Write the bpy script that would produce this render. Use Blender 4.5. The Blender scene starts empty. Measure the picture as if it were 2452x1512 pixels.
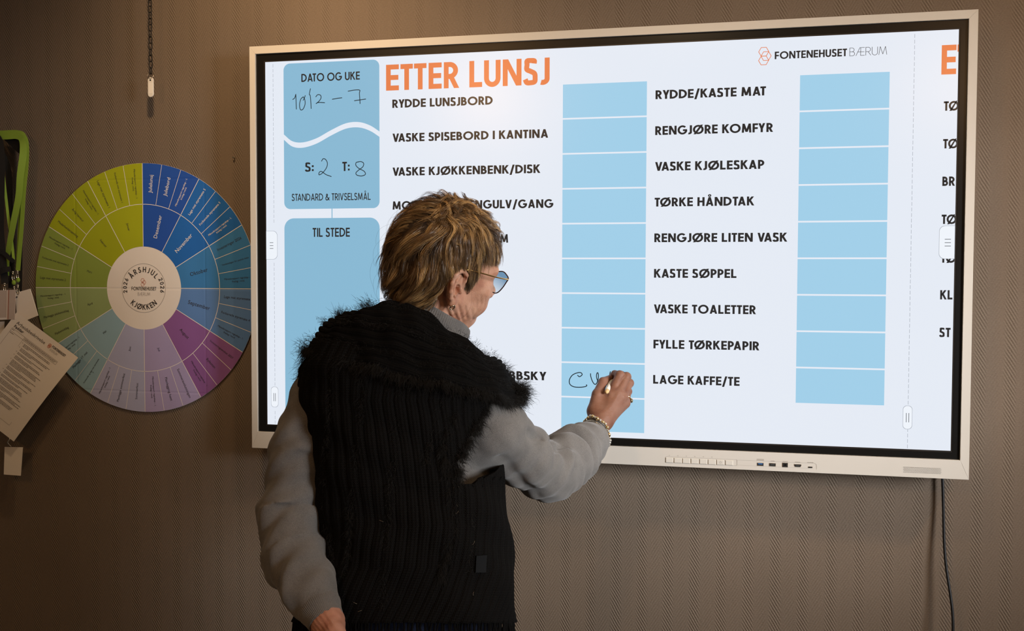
import bpy, math, random
import numpy as np
from mathutils import Vector, Matrix
SC = bpy.context.scene
COL = SC.collection
PI = math.pi
rng = np.random.default_rng(7)
random.seed(7)

# ------------------------------------------------------------------ camera
FPX = 2499.1
CAM = np.array([.406713, -2.483919, 1.519593])
_y, _p, _r = -.231271, -.0397955, .00295
FW = np.array([math.sin(_y)*math.cos(_p), math.cos(_y)*math.cos(_p), math.sin(_p)])
_R0 = np.array([math.cos(_y), -math.sin(_y), 0.])
_U0 = np.cross(_R0, FW)
RT = _R0*math.cos(_r) + _U0*math.sin(_r)
UP = -_R0*math.sin(_r) + _U0*math.cos(_r)
cd = bpy.data.cameras.new('camera')
cam = bpy.data.objects.new('camera', cd)
COL.objects.link(cam)
M = Matrix.Identity(4)
for i in range(3):
    M[i][0], M[i][1], M[i][2], M[i][3] = RT[i], UP[i], -FW[i], CAM[i]
cam.matrix_world = M
cd.sensor_width = 36.0
cd.lens = 36.0*FPX/2452
cd.clip_start = .05
SC.camera = cam

# ------------------------------------------------------------------ world, lights, exposure
SC.view_settings.view_transform = 'Standard'
SC.view_settings.look = 'None'
SC.view_settings.gamma = 1
SC.view_settings.use_curve_mapping = False
SC.view_settings.exposure = 0.0
w = bpy.data.worlds.new('world')
SC.world = w
w.use_nodes = True
w.node_tree.nodes['Background'].inputs[0].default_value = (1, .88, .74, 1)
w.node_tree.nodes['Background'].inputs[1].default_value = .075

def lamp(name, kind, loc, target, power, color, size=.2, size_y=None, angle=1.2, blend=.6):
    l = bpy.data.lights.new(name, kind)
    l.energy = power
    l.color = color
    if kind == 'AREA':
        l.size = size
        if size_y:
            l.shape = 'RECTANGLE'
            l.size_y = size_y
    else:
        l.shadow_soft_size = size
    if kind == 'SPOT':
        l.spot_size = angle
        l.spot_blend = blend
    o = bpy.data.objects.new(name, l)
    COL.objects.link(o)
    o.location = loc
    o.rotation_euler = (Vector(target)-Vector(loc)).to_track_quat('-Z', 'Y').to_euler()
    return o
WARM = (1, .68, .38)
lamp('ceiling_spot_left', 'SPOT', (-.72, -.66, 2.58), (-.78, .1, 1.95), 37, WARM, .04, angle=1.8, blend=1)
lamp('ceiling_spot_middle', 'SPOT', (.15, -1.0, 2.58), (0, .0, 1.5), 21, WARM, .04, angle=1.9, blend=1)
lamp('ceiling_spot_right', 'SPOT', (1.75, -.9, 2.58), (1.1, .1, 1.4), 46, WARM, .04, angle=1.9, blend=1)
lamp('ceiling_lamp_behind_left', 'POINT', (-1.05, -3.1, 2.50), (0, 0, 0), 24, (1, .54, .22), .07)
lamp('ceiling_lamp_behind_right', 'POINT', (1.37, -3.05, 2.46), (0, 0, 0), 13, (1, .54, .22), .07)
wd = lamp('window_daylight', 'AREA', (2.95, -2.15, 1.75), (.20, 0, 1.28), 10.5, (.95, .97, 1), .9, 1.0)
wd.data.spread = math.radians(38)

# ------------------------------------------------------------------ helpers
def lin(c):
    return tuple(((v/255)/12.92 if v/255 <= .04045 else ((v/255+.055)/1.055)**2.4) for v in c)

def pm(name, color, rough=.6, metal=0., spec=.5, emit=None, es=0., coat=0., sss=0., trans=0., ior=1.45):
    m = bpy.data.materials.new(name)
    m.use_nodes = True
    b = m.node_tree.nodes['Principled BSDF']
    b.inputs['Base Color'].default_value = (*color, 1)
    b.inputs['Roughness'].default_value = rough
    b.inputs['Metallic'].default_value = metal
    b.inputs['Specular IOR Level'].default_value = spec
    b.inputs['IOR'].default_value = ior
    if emit:
        b.inputs['Emission Color'].default_value = (*emit, 1)
        b.inputs['Emission Strength'].default_value = es
    b.inputs['Coat Weight'].default_value = coat
    b.inputs['Transmission Weight'].default_value = trans
    if sss:
        b.inputs['Subsurface Weight'].default_value = sss
        b.inputs['Subsurface Radius'].default_value = (.008, .003, .0015)
        b.inputs['Subsurface Scale'].default_value = .6
    return m

class NT:
    """small node helper"""
    def __init__(s, m):
        s.t = m.node_tree
        s.b = s.t.nodes['Principled BSDF']
    def n(s, kind, **kw):
        nd = s.t.nodes.new(kind)
        for k, v in kw.items():
            if k.startswith('i_'):
                nd.inputs[int(k[2:])].default_value = v
            else:
                setattr(nd, k, v)
        return nd
    def l(s, a, b):
        s.t.links.new(a, b)
    def math(s, op, a, b=None, c=None):
        nd = s.t.nodes.new('ShaderNodeMath')
        nd.operation = op
        for i, v in enumerate((a, b, c)):
            if v is None: continue
            if isinstance(v, (int, float)): nd.inputs[i].default_value = v
            else: s.t.links.new(v, nd.inputs[i])
        return nd.outputs[0]
    def bump(s, h, strength=1., dist=.001, normal=None):
        nd = s.t.nodes.new('ShaderNodeBump')
        nd.inputs['Strength'].default_value = strength
        nd.inputs['Distance'].default_value = dist
        s.l(h, nd.inputs['Height'])
        if normal: s.l(normal, nd.inputs['Normal'])
        s.l(nd.outputs[0], s.b.inputs['Normal'])
        return nd.outputs[0]
    def ramp(s, fac, stops):
        nd = s.t.nodes.new('ShaderNodeValToRGB')
        e = nd.color_ramp.elements
        while len(e) < len(stops): e.new(.5)
        for k, (p, c) in enumerate(stops):
            e[k].position = p
            e[k].color = (*c, 1)
        s.l(fac, nd.inputs[0])
        return nd.outputs[0]

def mk(name, v, f, mats, parent=None, smooth=True, mi=None, uv=None, vcol=None):
    """one mesh object; v: (n,3), f: list of index tuples or (m,k) array; mi: material index per face"""
    me = bpy.data.meshes.new(name)
    v = np.asarray(v, dtype=np.float32)
    if isinstance(f, np.ndarray):
        nf, k = f.shape
        me.vertices.add(len(v)); me.vertices.foreach_set('co', v.ravel())
        me.loops.add(nf*k); me.loops.foreach_set('vertex_index', f.astype(np.int32).ravel())
        me.polygons.add(nf); me.polygons.foreach_set('loop_start', np.arange(0, nf*k, k, dtype=np.int32))
        me.update(calc_edges=True)
    else:
        me.from_pydata([tuple(map(float, p)) for p in v], [], [tuple(map(int, q)) for q in f])
    if not isinstance(mats, (list, tuple)): mats = [mats]
    for m in mats: me.materials.append(m)
    if mi is not None: me.polygons.foreach_set('material_index', np.asarray(mi, dtype=np.int32))
    me.polygons.foreach_set('use_smooth', np.full(len(me.polygons), smooth))
    if uv is not None:
        L = me.uv_layers.new(name='UVMap')
        li = np.zeros(len(me.loops), dtype=np.int32); me.loops.foreach_get('vertex_index', li)
        L.data.foreach_set('uv', np.asarray(uv, dtype=np.float32)[li].ravel())
    if vcol is not None:
        a = me.color_attributes.new('tone', 'FLOAT_COLOR', 'POINT')
        a.data.foreach_set('color', np.asarray(vcol, dtype=np.float32).ravel())
    me.validate()
    o = bpy.data.objects.new(name, me)
    COL.objects.link(o)
    if parent is not None: o.parent = parent
    return o

def tag(o, label, cat, group=None):
    o['label'] = label; o['category'] = cat
    if group: o['group'] = group
    return o
def root(name, label, cat, group=None):
    return tag(_emp(name), label, cat, group)
def _emp(name):
    o = bpy.data.objects.new(name, None)
    o.empty_display_size = .02
    COL.objects.link(o)
    return o

class MB:
    """collects faces with material slots"""
    def __init__(s): s.v, s.f, s.mi = [], [], []
    def add(s, v, f, m=0):
        o = len(s.v)
        s.v += [tuple(map(float, p)) for p in v]
        s.f += [tuple(int(i)+o for i in q) for q in f]
        s.mi += [m]*len(f)
        return s
    def box(s, a, b, m=0):
        x0, y0, z0 = a; x1, y1, z1 = b
        return s.add([(x0,y0,z0),(x1,y0,z0),(x1,y1,z0),(x0,y1,z0),(x0,y0,z1),(x1,y0,z1),(x1,y1,z1),(x0,y1,z1)],
                     [(3,2,1,0),(4,5,6,7),(0,1,5,4),(1,2,6,5),(2,3,7,6),(3,0,4,7)], m)
    def bbox(s, a, b, c, m=0):
        """box whose front (-y) edges are chamfered by c"""
        x0, y0, z0 = a; x1, y1, z1 = b
        return s.prism([(x0,z0),(x1,z0),(x1,z1),(x0,z1)], y0, y1, c, m)
    def prism(s, poly, y0, y1, c=0, m=0):
        """outline (x, z) counter-clockwise seen from -y, front at y0, chamfered towards the front"""
        p = np.array(poly, float); n = len(p)
        if c:
            e = np.roll(p, -1, 0)-p; e /= np.linalg.norm(e, axis=1)[:, None]+1e-12
            nn = np.stack([-e[:, 1], e[:, 0]], 1)
            q = p + c*(nn+np.roll(nn, 1, 0))/np.maximum(1+np.sum(nn*np.roll(nn, 1, 0), 1), .3)[:, None]
            rings = [[(x, y0, z) for x, z in q], [(x, y0+c, z) for x, z in p], [(x, y1, z) for x, z in p]]
        else:
            rings = [[(x, y0, z) for x, z in p], [(x, y1, z) for x, z in p]]
        v = [a for r in rings for a in r]
        f = [tuple(range(n)), tuple(reversed(range(n*(len(rings)-1), n*len(rings))))]
        for k in range(len(rings)-1):
            for i in range(n):
                j = (i+1) % n
                f.append((k*n+j, k*n+i, (k+1)*n+i, (k+1)*n+j))
        return s.add(v, f, m)
    def tube(s, pts, r, n=8, m=0, closed=False, caps=True):
        v, f = tube(pts, r, n, closed, caps)
        return s.add(v, f, m)
    def sphere(s, c, r, nu=12, nv=8, m=0, sc=(1, 1, 1)):
        v = [(c[0]+r*sc[0]*math.sin(PI*j/nv)*math.cos(2*PI*i/nu), c[1]+r*sc[1]*math.sin(PI*j/nv)*math.sin(2*PI*i/nu), c[2]+r*sc[2]*math.cos(PI*j/nv))
             for j in range(nv+1) for i in range(nu)]
        f = [(j*nu+i, (j+1)*nu+i, (j+1)*nu+(i+1) % nu, j*nu+(i+1) % nu) for j in range(nv) for i in range(nu)]
        return s.add(v, f, m)
    def obj(s, name, mats, parent=None, smooth=False):
        return mk(name, s.v, s.f, mats, parent, smooth, s.mi)

def tube(pts, r, n=8, closed=False, caps=True):
    P = np.array(pts, float); N = len(P)
    R = np.full(N, r) if np.isscalar(r) else np.array(r, float)
    T = (np.roll(P, -1, 0)-np.roll(P, 1, 0)) if closed else np.gradient(P, axis=0)
    T /= np.linalg.norm(T, axis=1)[:, None]+1e-12
    a = np.array([0, 0, 1.]) if abs(T[0][2]) < .9 else np.array([1., 0, 0])
    u = np.cross(T[0], a); u /= np.linalg.norm(u)
    v, f = [], []
    for i in range(N):
        u = u-T[i]*(u@T[i]); u /= np.linalg.norm(u); b = np.cross(T[i], u)
        for k in range(n):
            t = 2*PI*k/n
            v.append(P[i]+R[i]*(math.cos(t)*u+math.sin(t)*b))
    for i in range(N if closed else N-1):
        j = (i+1) % N
        for k in range(n):
            l = (k+1) % n
            f.append((i*n+k, i*n+l, j*n+l, j*n+k))
    if caps and not closed:
        f += [tuple(reversed(range(n))), tuple(range((N-1)*n, N*n))]
    return v, f

def spline(pts, n=8, closed=False):
    """Catmull-Rom through pts (any dimension)"""
    P = np.array(pts, float); N = len(P); out = []
    for i in range(N if closed else N-1):
        if closed: a, b, c, d = P[(i-1) % N], P[i], P[(i+1) % N], P[(i+2) % N]
        else:
            b, c = P[i], P[i+1]
            a = P[i-1] if i else 2*b-c
            d = P[i+2] if i+2 < N else 2*c-b
        for k in range(n):
            t = k/n
            out.append(.5*((2*b)+(c-a)*t+(2*a-5*b+4*c-d)*t*t+(3*b-a-3*c+d)*t**3))
    if not closed: out.append(P[-1])
    return np.array(out)

def at(px, py, d):
    """point seen at pixel (px, py) of the 2452x1512 frame, d metres along the optical axis"""
    return CAM+(FW+RT*(px-1226)/FPX-UP*(py-756)/FPX)*d
def on_y(px, py, y):
    d = FW+RT*(px-1226)/FPX-UP*(py-756)/FPX
    return CAM+d*((y-CAM[1])/d[1])
# ------------------------------------------------------------------ setting
WALL_Y = .1
SZ = 1.594            # height of the middle of the screen
def structure(o):
    o['kind'] = 'structure'
    return o
m_wall = pm('woven herringbone wallpaper', (.25, .192, .145), .85, spec=.25)
nt = NT(m_wall)
geo = nt.n('ShaderNodeNewGeometry')
sep = nt.n('ShaderNodeSeparateXYZ'); nt.l(geo.outputs['Position'], sep.inputs[0])
X, Z = sep.outputs[0], sep.outputs[2]
warp = nt.n('ShaderNodeTexNoise'); warp.inputs['Scale'].default_value = 9.; nt.l(geo.outputs['Position'], warp.inputs['Vector'])
wv = nt.math('MULTIPLY_ADD', warp.outputs[0], .012, -.006)
xx = nt.math('DIVIDE', nt.math('ADD', X, .012), .0645)
tri = nt.math('PINGPONG', xx, .5)                       # 0 .. .5 .. 0 over one zigzag
zz = nt.math('ADD', nt.math('ADD', Z, wv), nt.math('MULTIPLY', tri, .105))
ridge = nt.math('SINE', nt.math('MULTIPLY', zz, 2*PI/.0112))
half = nt.math('LESS_THAN', nt.math('FRACT', xx), .5)          # one leg of each zigzag is embossed deeper
ridge = nt.math('MULTIPLY', ridge, nt.math('MULTIPLY_ADD', half, .48, .52))
env = nt.math('POWER', nt.math('ABSOLUTE', nt.math('SINE', nt.math('MULTIPLY', xx, 2*PI))), .6)   # the ribs fade out where the legs meet
ridge = nt.math('MULTIPLY', ridge, env)
# fine woven threads
wz = nt.math('SINE', nt.math('MULTIPLY', Z, 2*PI/.0031))
wx = nt.math('SINE', nt.math('MULTIPLY', X, 2*PI/.0046))
fine = nt.n('ShaderNodeTexNoise'); fine.inputs['Scale'].default_value = 330.; fine.inputs['Detail'].default_value = 3.
mp = nt.n('ShaderNodeMapping'); mp.inputs['Scale'].default_value = (.55, 1, 1.4)
nt.l(geo.outputs['Position'], mp.inputs[0]); nt.l(mp.outputs[0], fine.inputs['Vector'])
h = nt.math('ADD', nt.math('MULTIPLY', ridge, .62), nt.math('MULTIPLY', nt.math('MULTIPLY', wz, wx), .22))
h = nt.math('ADD', h, nt.math('MULTIPLY', fine.outputs[0], 1.0))
nt.bump(h, .85, .00095)
big = nt.n('ShaderNodeTexNoise'); big.inputs['Scale'].default_value = 3.; nt.l(geo.outputs['Position'], big.inputs['Vector'])
mixf = nt.math('ADD', nt.math('MULTIPLY', fine.outputs[0], .55), nt.math('MULTIPLY', big.outputs[0], .45))
nt.l(nt.ramp(mixf, [(.3, (.140, .106, .077)), (.7, (.190, .146, .110))]), nt.b.inputs['Base Color'])

structure(MB().box((-3.2, WALL_Y, 0), (3.4, WALL_Y+.12, 2.7)).obj('wall_back', m_wall))
m_floor = pm('grey brown vinyl floor', (.16, .13, .10), .5)
nt = NT(m_floor)
tn = nt.n('ShaderNodeTexNoise'); tn.inputs['Scale'].default_value = 22.
nt.l(nt.ramp(tn.outputs[0], [(.35, (.13, .105, .08)), (.65, (.19, .155, .12))]), nt.b.inputs['Base Color'])
structure(MB().box((-3.2, -4.6, -.1), (3.4, WALL_Y+.12, 0)).obj('floor', m_floor))
m_ceil = pm('white ceiling paint', (.55, .52, .47), .9)
structure(MB().box((-3.2, -4.6, 2.66), (3.4, WALL_Y+.12, 2.76)).obj('ceiling', m_ceil))
m_base = pm('painted baseboard', (.45, .40, .33), .5)
structure(MB().bbox((-3.2, WALL_Y-.014, 0), (3.4, WALL_Y, .09), .004).obj('baseboard_back', m_base))
# ------------------------------------------------------------------ geometric capitals drawn from strokes
def _arc(cx, cy, rx, ry, a0, a1, n=20):
    return [(cx+rx*math.cos(math.radians(a0+(a1-a0)*i/n)), cy+ry*math.sin(math.radians(a0+(a1-a0)*i/n))) for i in range(n+1)]
def glyph(ch, w):
    """advance width and strokes of one capital (cap height 1, stem w). strokes: ('p', polyline, closed) | ('d', x0,y0,x1,y1) diagonal with level ends"""
    h = w/2; P, D = 'p', 'd'
    def stem(x): return (P, [(x, 0), (x, 1)], False)
    def bar(x0, x1, y): return (P, [(x0, y), (x1, y)], False)
    def bowl(x, y0, y1, r):   # right-hand bowl from a stem at x
        ry = (y1-y0)/2; cy = (y0+y1)/2
        s = max(r-ry*1.02, 0)
        return (P, [(x, y1)]+_arc(x+s, cy, r-s, ry, 90, -90)+[(x, y0)], False)
    def rnd(x, rx=None):
        rx = rx or .5-h+.0
        return (P, _arc(x+rx+h, .5, rx, .515-h, 0, 360, 40)[:-1], True)
    g = {
     'I': (w, [stem(h)]),
     'L': (.50+h*.2, [(P, [(h, 1), (h, h), (.5, h)], False)]),
     'E': (.52, [stem(h), bar(h, .52, h), bar(h, .5, .5), bar(h, .52, 1-h)]),
     'F': (.50, [stem(h), bar(h, .48, .47), bar(h, .50, 1-h)]),
     'T': (.50, [stem(.25), bar(0, .50, 1-h)]),
     'H': (.66, [stem(h), stem(.66-h), bar(h, .66-h, .51)]),
     'N': (.72, [stem(h), stem(.72-h), (D, h*1.1, 1, .72-h*1.1, 0)]),
     'M': (.90, [(D, h*1.1, 0, .17, 1), (D, .17, 1, .45, .08), (D, .45, .08, .73, 1), (D, .73, 1, .90-h*1.1, 0)]),
     'A': (.74, [(D, h*1.15, 0, .37, 1), (D, .37, 1, .74-h*1.15, 0), bar(.17, .57, .27)]),
     'V': (.70, [(D, h*1.15, 1, .35, 0), (D, .35, 0, .70-h*1.15, 1)]),
     'K': (.66, [stem(h), (D, h*1.4, .42, .62-h, 1), (D, .26, .58, .66-h, 0)]),
     'Y': (.66, [(P, [(.33, 0), (.33, .45)], False), (D, h*1.2, 1, .33, .40), (D, .33, .40, .66-h*1.2, 1)]),
     'U': (.64, [(P, [(h, 1), (h, .32)]+_arc(.32, .32, .32-h, .335-h, 180, 360)+[(.64-h, .32), (.64-h, 1)], False)]),
     'J': (.36, [(P, [(.36-h, 1), (.36-h, .22)]+_arc(.36-h-.17, .22, .17, .235-h, 0, -112), False)]),
     'O': (1.0, [rnd(0)]),
     'Ø': (1.0, [rnd(0), (D, .17, -.03, .83, 1.03)]),
     'C': (.82, [(P, _arc(.5, .5, .5-h, .515-h, 48, 312, 30), False)]),
     'G': (.90, [(P, _arc(.46, .5, .46-h, .515-h, 45, 345, 32)+[(.90-h, .47), (.50, .47)], False)]),
     'D': (.74, [stem(h), bowl(h, h, 1-h, .74-2*h)]),
     'B': (.58, [stem(h), bowl(h, .5, 1-h, .52-2*h), bowl(h, h, .5, .58-2*h)]),
     'P': (.56, [stem(h), bowl(h, .42, 1-h, .56-2*h)]),
     'R': (.60, [stem(h), bowl(h, .45, 1-h, .56-2*h), (D, .28, .45, .60-h, 0)]),
     'S': (.54, [(P, spline([(.49-h, .80), (.40, .935-h*.4), (.27, 1.01-h), (.10+h*.3, .93-h*.3), (h+.03, .76), (.12, .59), (.27, .51), (.44-h*.3, .42), (.53-h, .25), (.43-h*.2, .06+h*.6), (.25, -.01+h), (.10+h*.2, .06+h*.4), (h*.6, .22)], 5).tolist(), False)]),
     '/': (.44, [(D, h*.7, -.16, .44-h*.7, 1.04)]),
     '&': (.76, [(P, spline([(.74, .02), (.48, .33), (.28, .58), (.2, .76), (.28, .95-h), (.40, .9-h), (.42, .74), (.28, .57), (.12, .42), (.06+h*.5, .24), (.16, .05+h), (.32, -.01+h), (.5, .09+h), (.64, .28), (.70, .46)], 4).tolist(), False)]),
     ':': (w*1.2, [(P, [(w*.6, .05), (w*.6, .05+w*1.15)], False), (P, [(w*.6, .48), (w*.6, .48+w*1.15)], False)]),
     ' ': (.27, []),
     '-': (.36, [bar(.02, .34, .40)]),
     '.': (w, [(P, [(h, 0), (h, w)], False)]),
     '2': (.56, [(P, spline([(.05, .70), (.10, .88), (.27, 1-h), (.45, .9-h*.3), (.48, .70), (.38, .48), (.22, .28), (.07, h)], 5).tolist()+[(.56, h)], False)]),
     '0': (.60, [(P, _arc(.30, .5, .30-h, .51-h, 0, 360, 30)[:-1], True)]),
     '6': (.58, [(P, _arc(.29, .30, .29-h, .31-h, 0, 360, 28)[:-1], True), (D, .10, .36, .40, 1)]),
     '1': (.3, [stem(.2), (D, .02, .78, .2, 1)]),
    }
    if ch == 'Å':
        a, st = g['A']
        return a, st+[(P, _arc(.37, 1.17, .10, .10, 0, 360, 16)[:-1], True, w*.5)]
    if ch == 'Æ':
        return .98, [(D, h*1.1, 0, .46, 1), (P, [(.54, 0), (.54, 1)], False), bar(.54, .98, h), bar(.2, .94, .45), bar(.44, .98, 1-h)]
    return g[ch]

def _strip(pts, w, closed):
    P = np.array(pts, float)
    keep = [0]+[i for i in range(1, len(P)) if np.linalg.norm(P[i]-P[i-1]) > 1e-6]
    P = P[keep]; n = len(P)
    e = np.diff(np.vstack([P, P[:1]]) if closed else P, axis=0)
    e /= np.linalg.norm(e, axis=1)[:, None]
    nr = np.stack([-e[:, 1], e[:, 0]], 1)
    if closed: a, b = np.roll(nr, 1, 0), nr
    else: a, b = np.vstack([nr[:1], nr]), np.vstack([nr, nr[-1:]])
    k = np.maximum(1+np.sum(a*b, 1), .35)
    off = (a+b)/k[:, None]*w/2
    v = np.vstack([P+off, P-off])
    f = [(i, n+i, n+(i+1) % n, (i+1) % n) for i in range(n if closed else n-1)]
    return v, f
KERN = {'VA': .20, 'AV': .20, 'LV': .08, 'LT': .14, 'TA': .13, 'AT': .13, 'FY': .08, 'RY': .05, 'TØ': .08, 'PA': .13, 'KA': .04, 'AP': .0, 'LU': .03, 'YD': .08, 'YL': .06, 'KO': .05, 'KJ': .02, 'FF': .0, 'TT': .04, 'RT': .03, 'AS': .03, 'ØR': .0, 'ET': .02}
LAYER = {}
def text_shape(s, w=.165, gap=.14, squeeze=1.):
    """vertices (x, z) and faces of a line of capitals, cap height 1, starting at x = 0"""
    V, F, x, prev = [], [], 0., ''; lay = []
    for ch in s:
        adv, st = glyph(ch, w)
        x -= KERN.get(prev+ch, 0); prev = ch
        for q in st:
            if q[0] == 'd':
                _, x0, y0, x1, y1 = q
                hh = w/2*math.hypot(x1-x0, y1-y0)/abs(y1-y0)*.97
                v = np.array([(x0-hh, y0), (x0+hh, y0), (x1+hh, y1), (x1-hh, y1)]); f = [(0, 1, 2, 3)]
                if y1 < y0: f = [(3, 2, 1, 0)]
            else:
                v, f = _strip(q[1], q[3] if len(q) > 3 else w, q[2])
            o = len(V)
            V += [((a+x), b) for a, b in v]; F += [tuple(i+o for i in t) for t in f]; lay += [st.index(q)*2.5e-5]*len(f)
        x += adv+gap*(1 if ch != ' ' else .6)
    x -= gap
    V = np.array(V); V[:, 0] *= squeeze
    LAYER.clear(); LAYER[id(F)] = lay
    return V, F, x*squeeze
def put_text(mb, s, x0, z0, cap, y, width=None, w=.165, gap=.14, m=0, rot=0., ctr=False):
    V, F, wd = text_shape(s, w, gap)
    sx = cap if width is None else width/wd
    V = V*np.array([sx, cap])
    if ctr: V[:, 0] -= wd*sx/2
    c, sn = math.cos(rot), math.sin(rot)
    # every stroke a hair's breadth in front of the one before
    lay = np.zeros(len(V))
    for k, q in enumerate(F): lay[list(q)] = np.maximum(lay[list(q)], LAYER[id(F)][k]) if id(F) in LAYER else 0
    mb.add([(x0+a*c-b*sn, y-l, z0+a*sn+b*c) for (a, b), l in zip(V, lay)], F, m)
_fc = {}
def small_text(mb, s, x0, z0, size, y, rot=0., m=0, align='CENTER', sx=1., bold=0.):
    """a line in the built-in sans, placed on a plane y = const"""
    key = (s, bold)
    if key not in _fc:
        c = bpy.data.curves.new('lettering', 'FONT'); c.body = s; c.resolution_u = 2; c.offset = bold
        o = bpy.data.objects.new('lettering', c); COL.objects.link(o)
        bpy.context.view_layer.update()
        dg = bpy.context.evaluated_depsgraph_get()
        me = o.evaluated_get(dg).to_mesh()
        _fc[key] = (np.array([v.co[:2] for v in me.vertices]).reshape(-1, 2), [tuple(p.vertices) for p in me.polygons])
        bpy.data.objects.remove(o); bpy.data.curves.remove(c)
    V, F = _fc[key]
    if not len(V): return
    V = V.copy()
    if align == 'CENTER': V[:, 0] -= (V[:, 0].max()+V[:, 0].min())/2
    elif align == 'RIGHT': V[:, 0] -= V[:, 0].max()
    V[:, 1] -= .35
    V *= np.array([size*sx, size])
    c, sn = math.cos(rot), math.sin(rot)
    mb.add([(x0+a*c-b*sn, y, z0+a*sn+b*c) for a, b in V], F, m)
# ------------------------------------------------------------------ interactive display
def glow(name, rgb, k=1.):
    c = lin(rgb)
    return pm(name, (.006, .006, .006), .24, spec=.45, emit=c, es=k)
m_frame = pm('pale silver frame', (.555, .52, .465), .42, spec=.5)
m_seam = pm('frame seam', (.25, .22, .18), .6)
m_bez = pm('black glass border', (.006, .0055, .005), .27, spec=.4)
m_bez2 = pm('border inner edge', (.014, .011, .009), .35)
m_white = glow('screen white', (228, 234, 244))
m_blue = glow('screen light blue', (160, 206, 232))
m_card = glow('screen mid blue', (136, 184, 211))  # dimming towards the display's left side is partly put into this darker blue
m_ink = glow('screen dark lettering', (38, 36, 36))
m_oran = glow('screen orange', (228, 126, 74))
m_pen = glow('screen pen line', (22, 32, 38))
m_tab = glow('screen tab', (238, 243, 250))
m_line = glow('screen grey line', (168, 174, 184))
board = root('interactive_whiteboard', 'large wall mounted touch display with a task list in a pale frame', 'display')
FO = (-.8715, .8685, -.5293, .507)       # frame outer x0 x1 z0 z1
FI = (-.8555, .8495, -.4862, .4877)      # frame inner
AC = (-.8305, .8305, -.467, .467)        # lit area
def bar4(mb, o, i, y0, y1, c, g=0.):
    ox0, ox1, oz0, oz1 = o; ix0, ix1, iz0, iz1 = i
    z = SZ
    for q in ([(ox0+g, oz0), (ox1-g, oz0), (ix1-g, iz0), (ix0+g, iz0)], [(ox1, oz0+g), (ox1, oz1-g), (ix1, iz1-g), (ix1, iz0+g)],
              [(ox1-g, oz1), (ox0+g, oz1), (ix0+g, iz1), (ix1-g, iz1)], [(ox0, oz1-g), (ox0, oz0+g), (ix0, iz0+g), (ix0, iz1-g)]):
        mb.prism([(a, b+z) for a, b in q], y0, y1, c)
mb = MB(); bar4(mb, FO, FI, -.007, .078, .0004, .00008)
frame = mb.obj('frame', m_frame, board)
MB().box((FO[0]+.004, .006, SZ+FO[2]+.004), (FO[1]-.004, .077, SZ+FO[3]-.004)).obj('back_housing', pm('dark housing', (.03, .03, .03), .6), board)
MB().box((-.35, .077, SZ-.2), (.35, WALL_Y, SZ+.2)).obj('wall_mount', pm('mount steel', (.05, .05, .05), .5), board)
mb = MB(); bar4(mb, (FI[0]+.0008, FI[1]-.0008, FI[2]+.0008, FI[3]-.0008), (AC[0]-.0035, AC[1]+.0035, AC[2]-.0035, AC[3]+.0035), -.0015, .005, 0)
bez = mb.obj('bezel', m_bez, board)
mb = MB(); bar4(mb, (AC[0]-.0035, AC[1]+.0035, AC[2]-.0035, AC[3]+.0035), AC, -.0008, .005, 0)
mb.obj('bezel_edge', m_bez2, bez)
screen = MB().box((AC[0], -.0002, SZ+AC[2]), (AC[1], .005, SZ+AC[3])).obj('screen', m_white, board)
YL = -.0006       # first printed layer
def rect(mb, x0, x1, z0, z1, y=YL, m=0):
    mb.add([(x0, y, SZ+z0), (x1, y, SZ+z0), (x1, y, SZ+z1), (x0, y, SZ+z1)], [(0, 1, 2, 3)], m)
def poly(mb, pts, y=YL, m=0):
    mb.add([(a, y, SZ+b) for a, b in pts], [tuple(range(len(pts)))], m)
def ribbon(mb, pts, wd, y, m=0, closed=False):
    v, f = _strip(pts, wd, closed)
    mb.add([(a, y, b) for a, b in v], f, m)
def rr(x0, x1, z0, z1, r, tl=1, tr=1, br=1, bl=1):
    o = []
    for (cx, cz, a, on) in ((x0+r, z0+r, 180, bl), (x1-r, z0+r, 270, br), (x1-r, z1-r, 0, tr), (x0+r, z1-r, 90, tl)):
        if on: o += [(cx+r*math.cos(math.radians(a+9*i)), cz+r*math.sin(math.radians(a+9*i))) for i in range(11)]
        else: o.append({180: (x0, z0), 270: (x1, z0), 0: (x1, z1), 90: (x0, z1)}[a])
    return o
# date card with a wavy white gap, score card, attendance card
CX0, CX1 = -.7797, -.5205
xs = np.linspace(CX0, CX1, 41)
wave = np.interp(xs, [0], [0])*0
wpt = spline([(-.7797, .2812), (-.757, .2635), (-.728, .2595), (-.69, .269), (-.65, .2885), (-.61, .3045), (-.575, .3065), (-.545, .297), (-.5205, .2815)], 8)
wz_ = np.interp(xs, wpt[:, 0], wpt[:, 1])
mb = MB()
top = rr(CX0, CX1, .25, .4605, .017, 1, 1, 0, 0)
up = [(x, z) for x, z in zip(xs, wz_)]+[p for p in top if p[1] > .3]
poly(mb, up)
mb.obj('info_card', m_card, screen)
mb = MB()
low = [p for p in rr(CX0, CX1, .0902, .3, .017, 0, 0, 1, 1) if p[1] < .2]
poly(mb, low+[(x, z-.0135) for x, z in zip(xs[::-1], wz_[::-1])])
rect(mb, -.6497, -.6472, .0665, .0902)
mb.obj('info_card', m_card, screen)
mb = MB(); poly(mb, rr(CX0, CX1, -.4415, .0665, .026, 1, 1, 0, 0)); mb.obj('info_card', m_card, screen)
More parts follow.
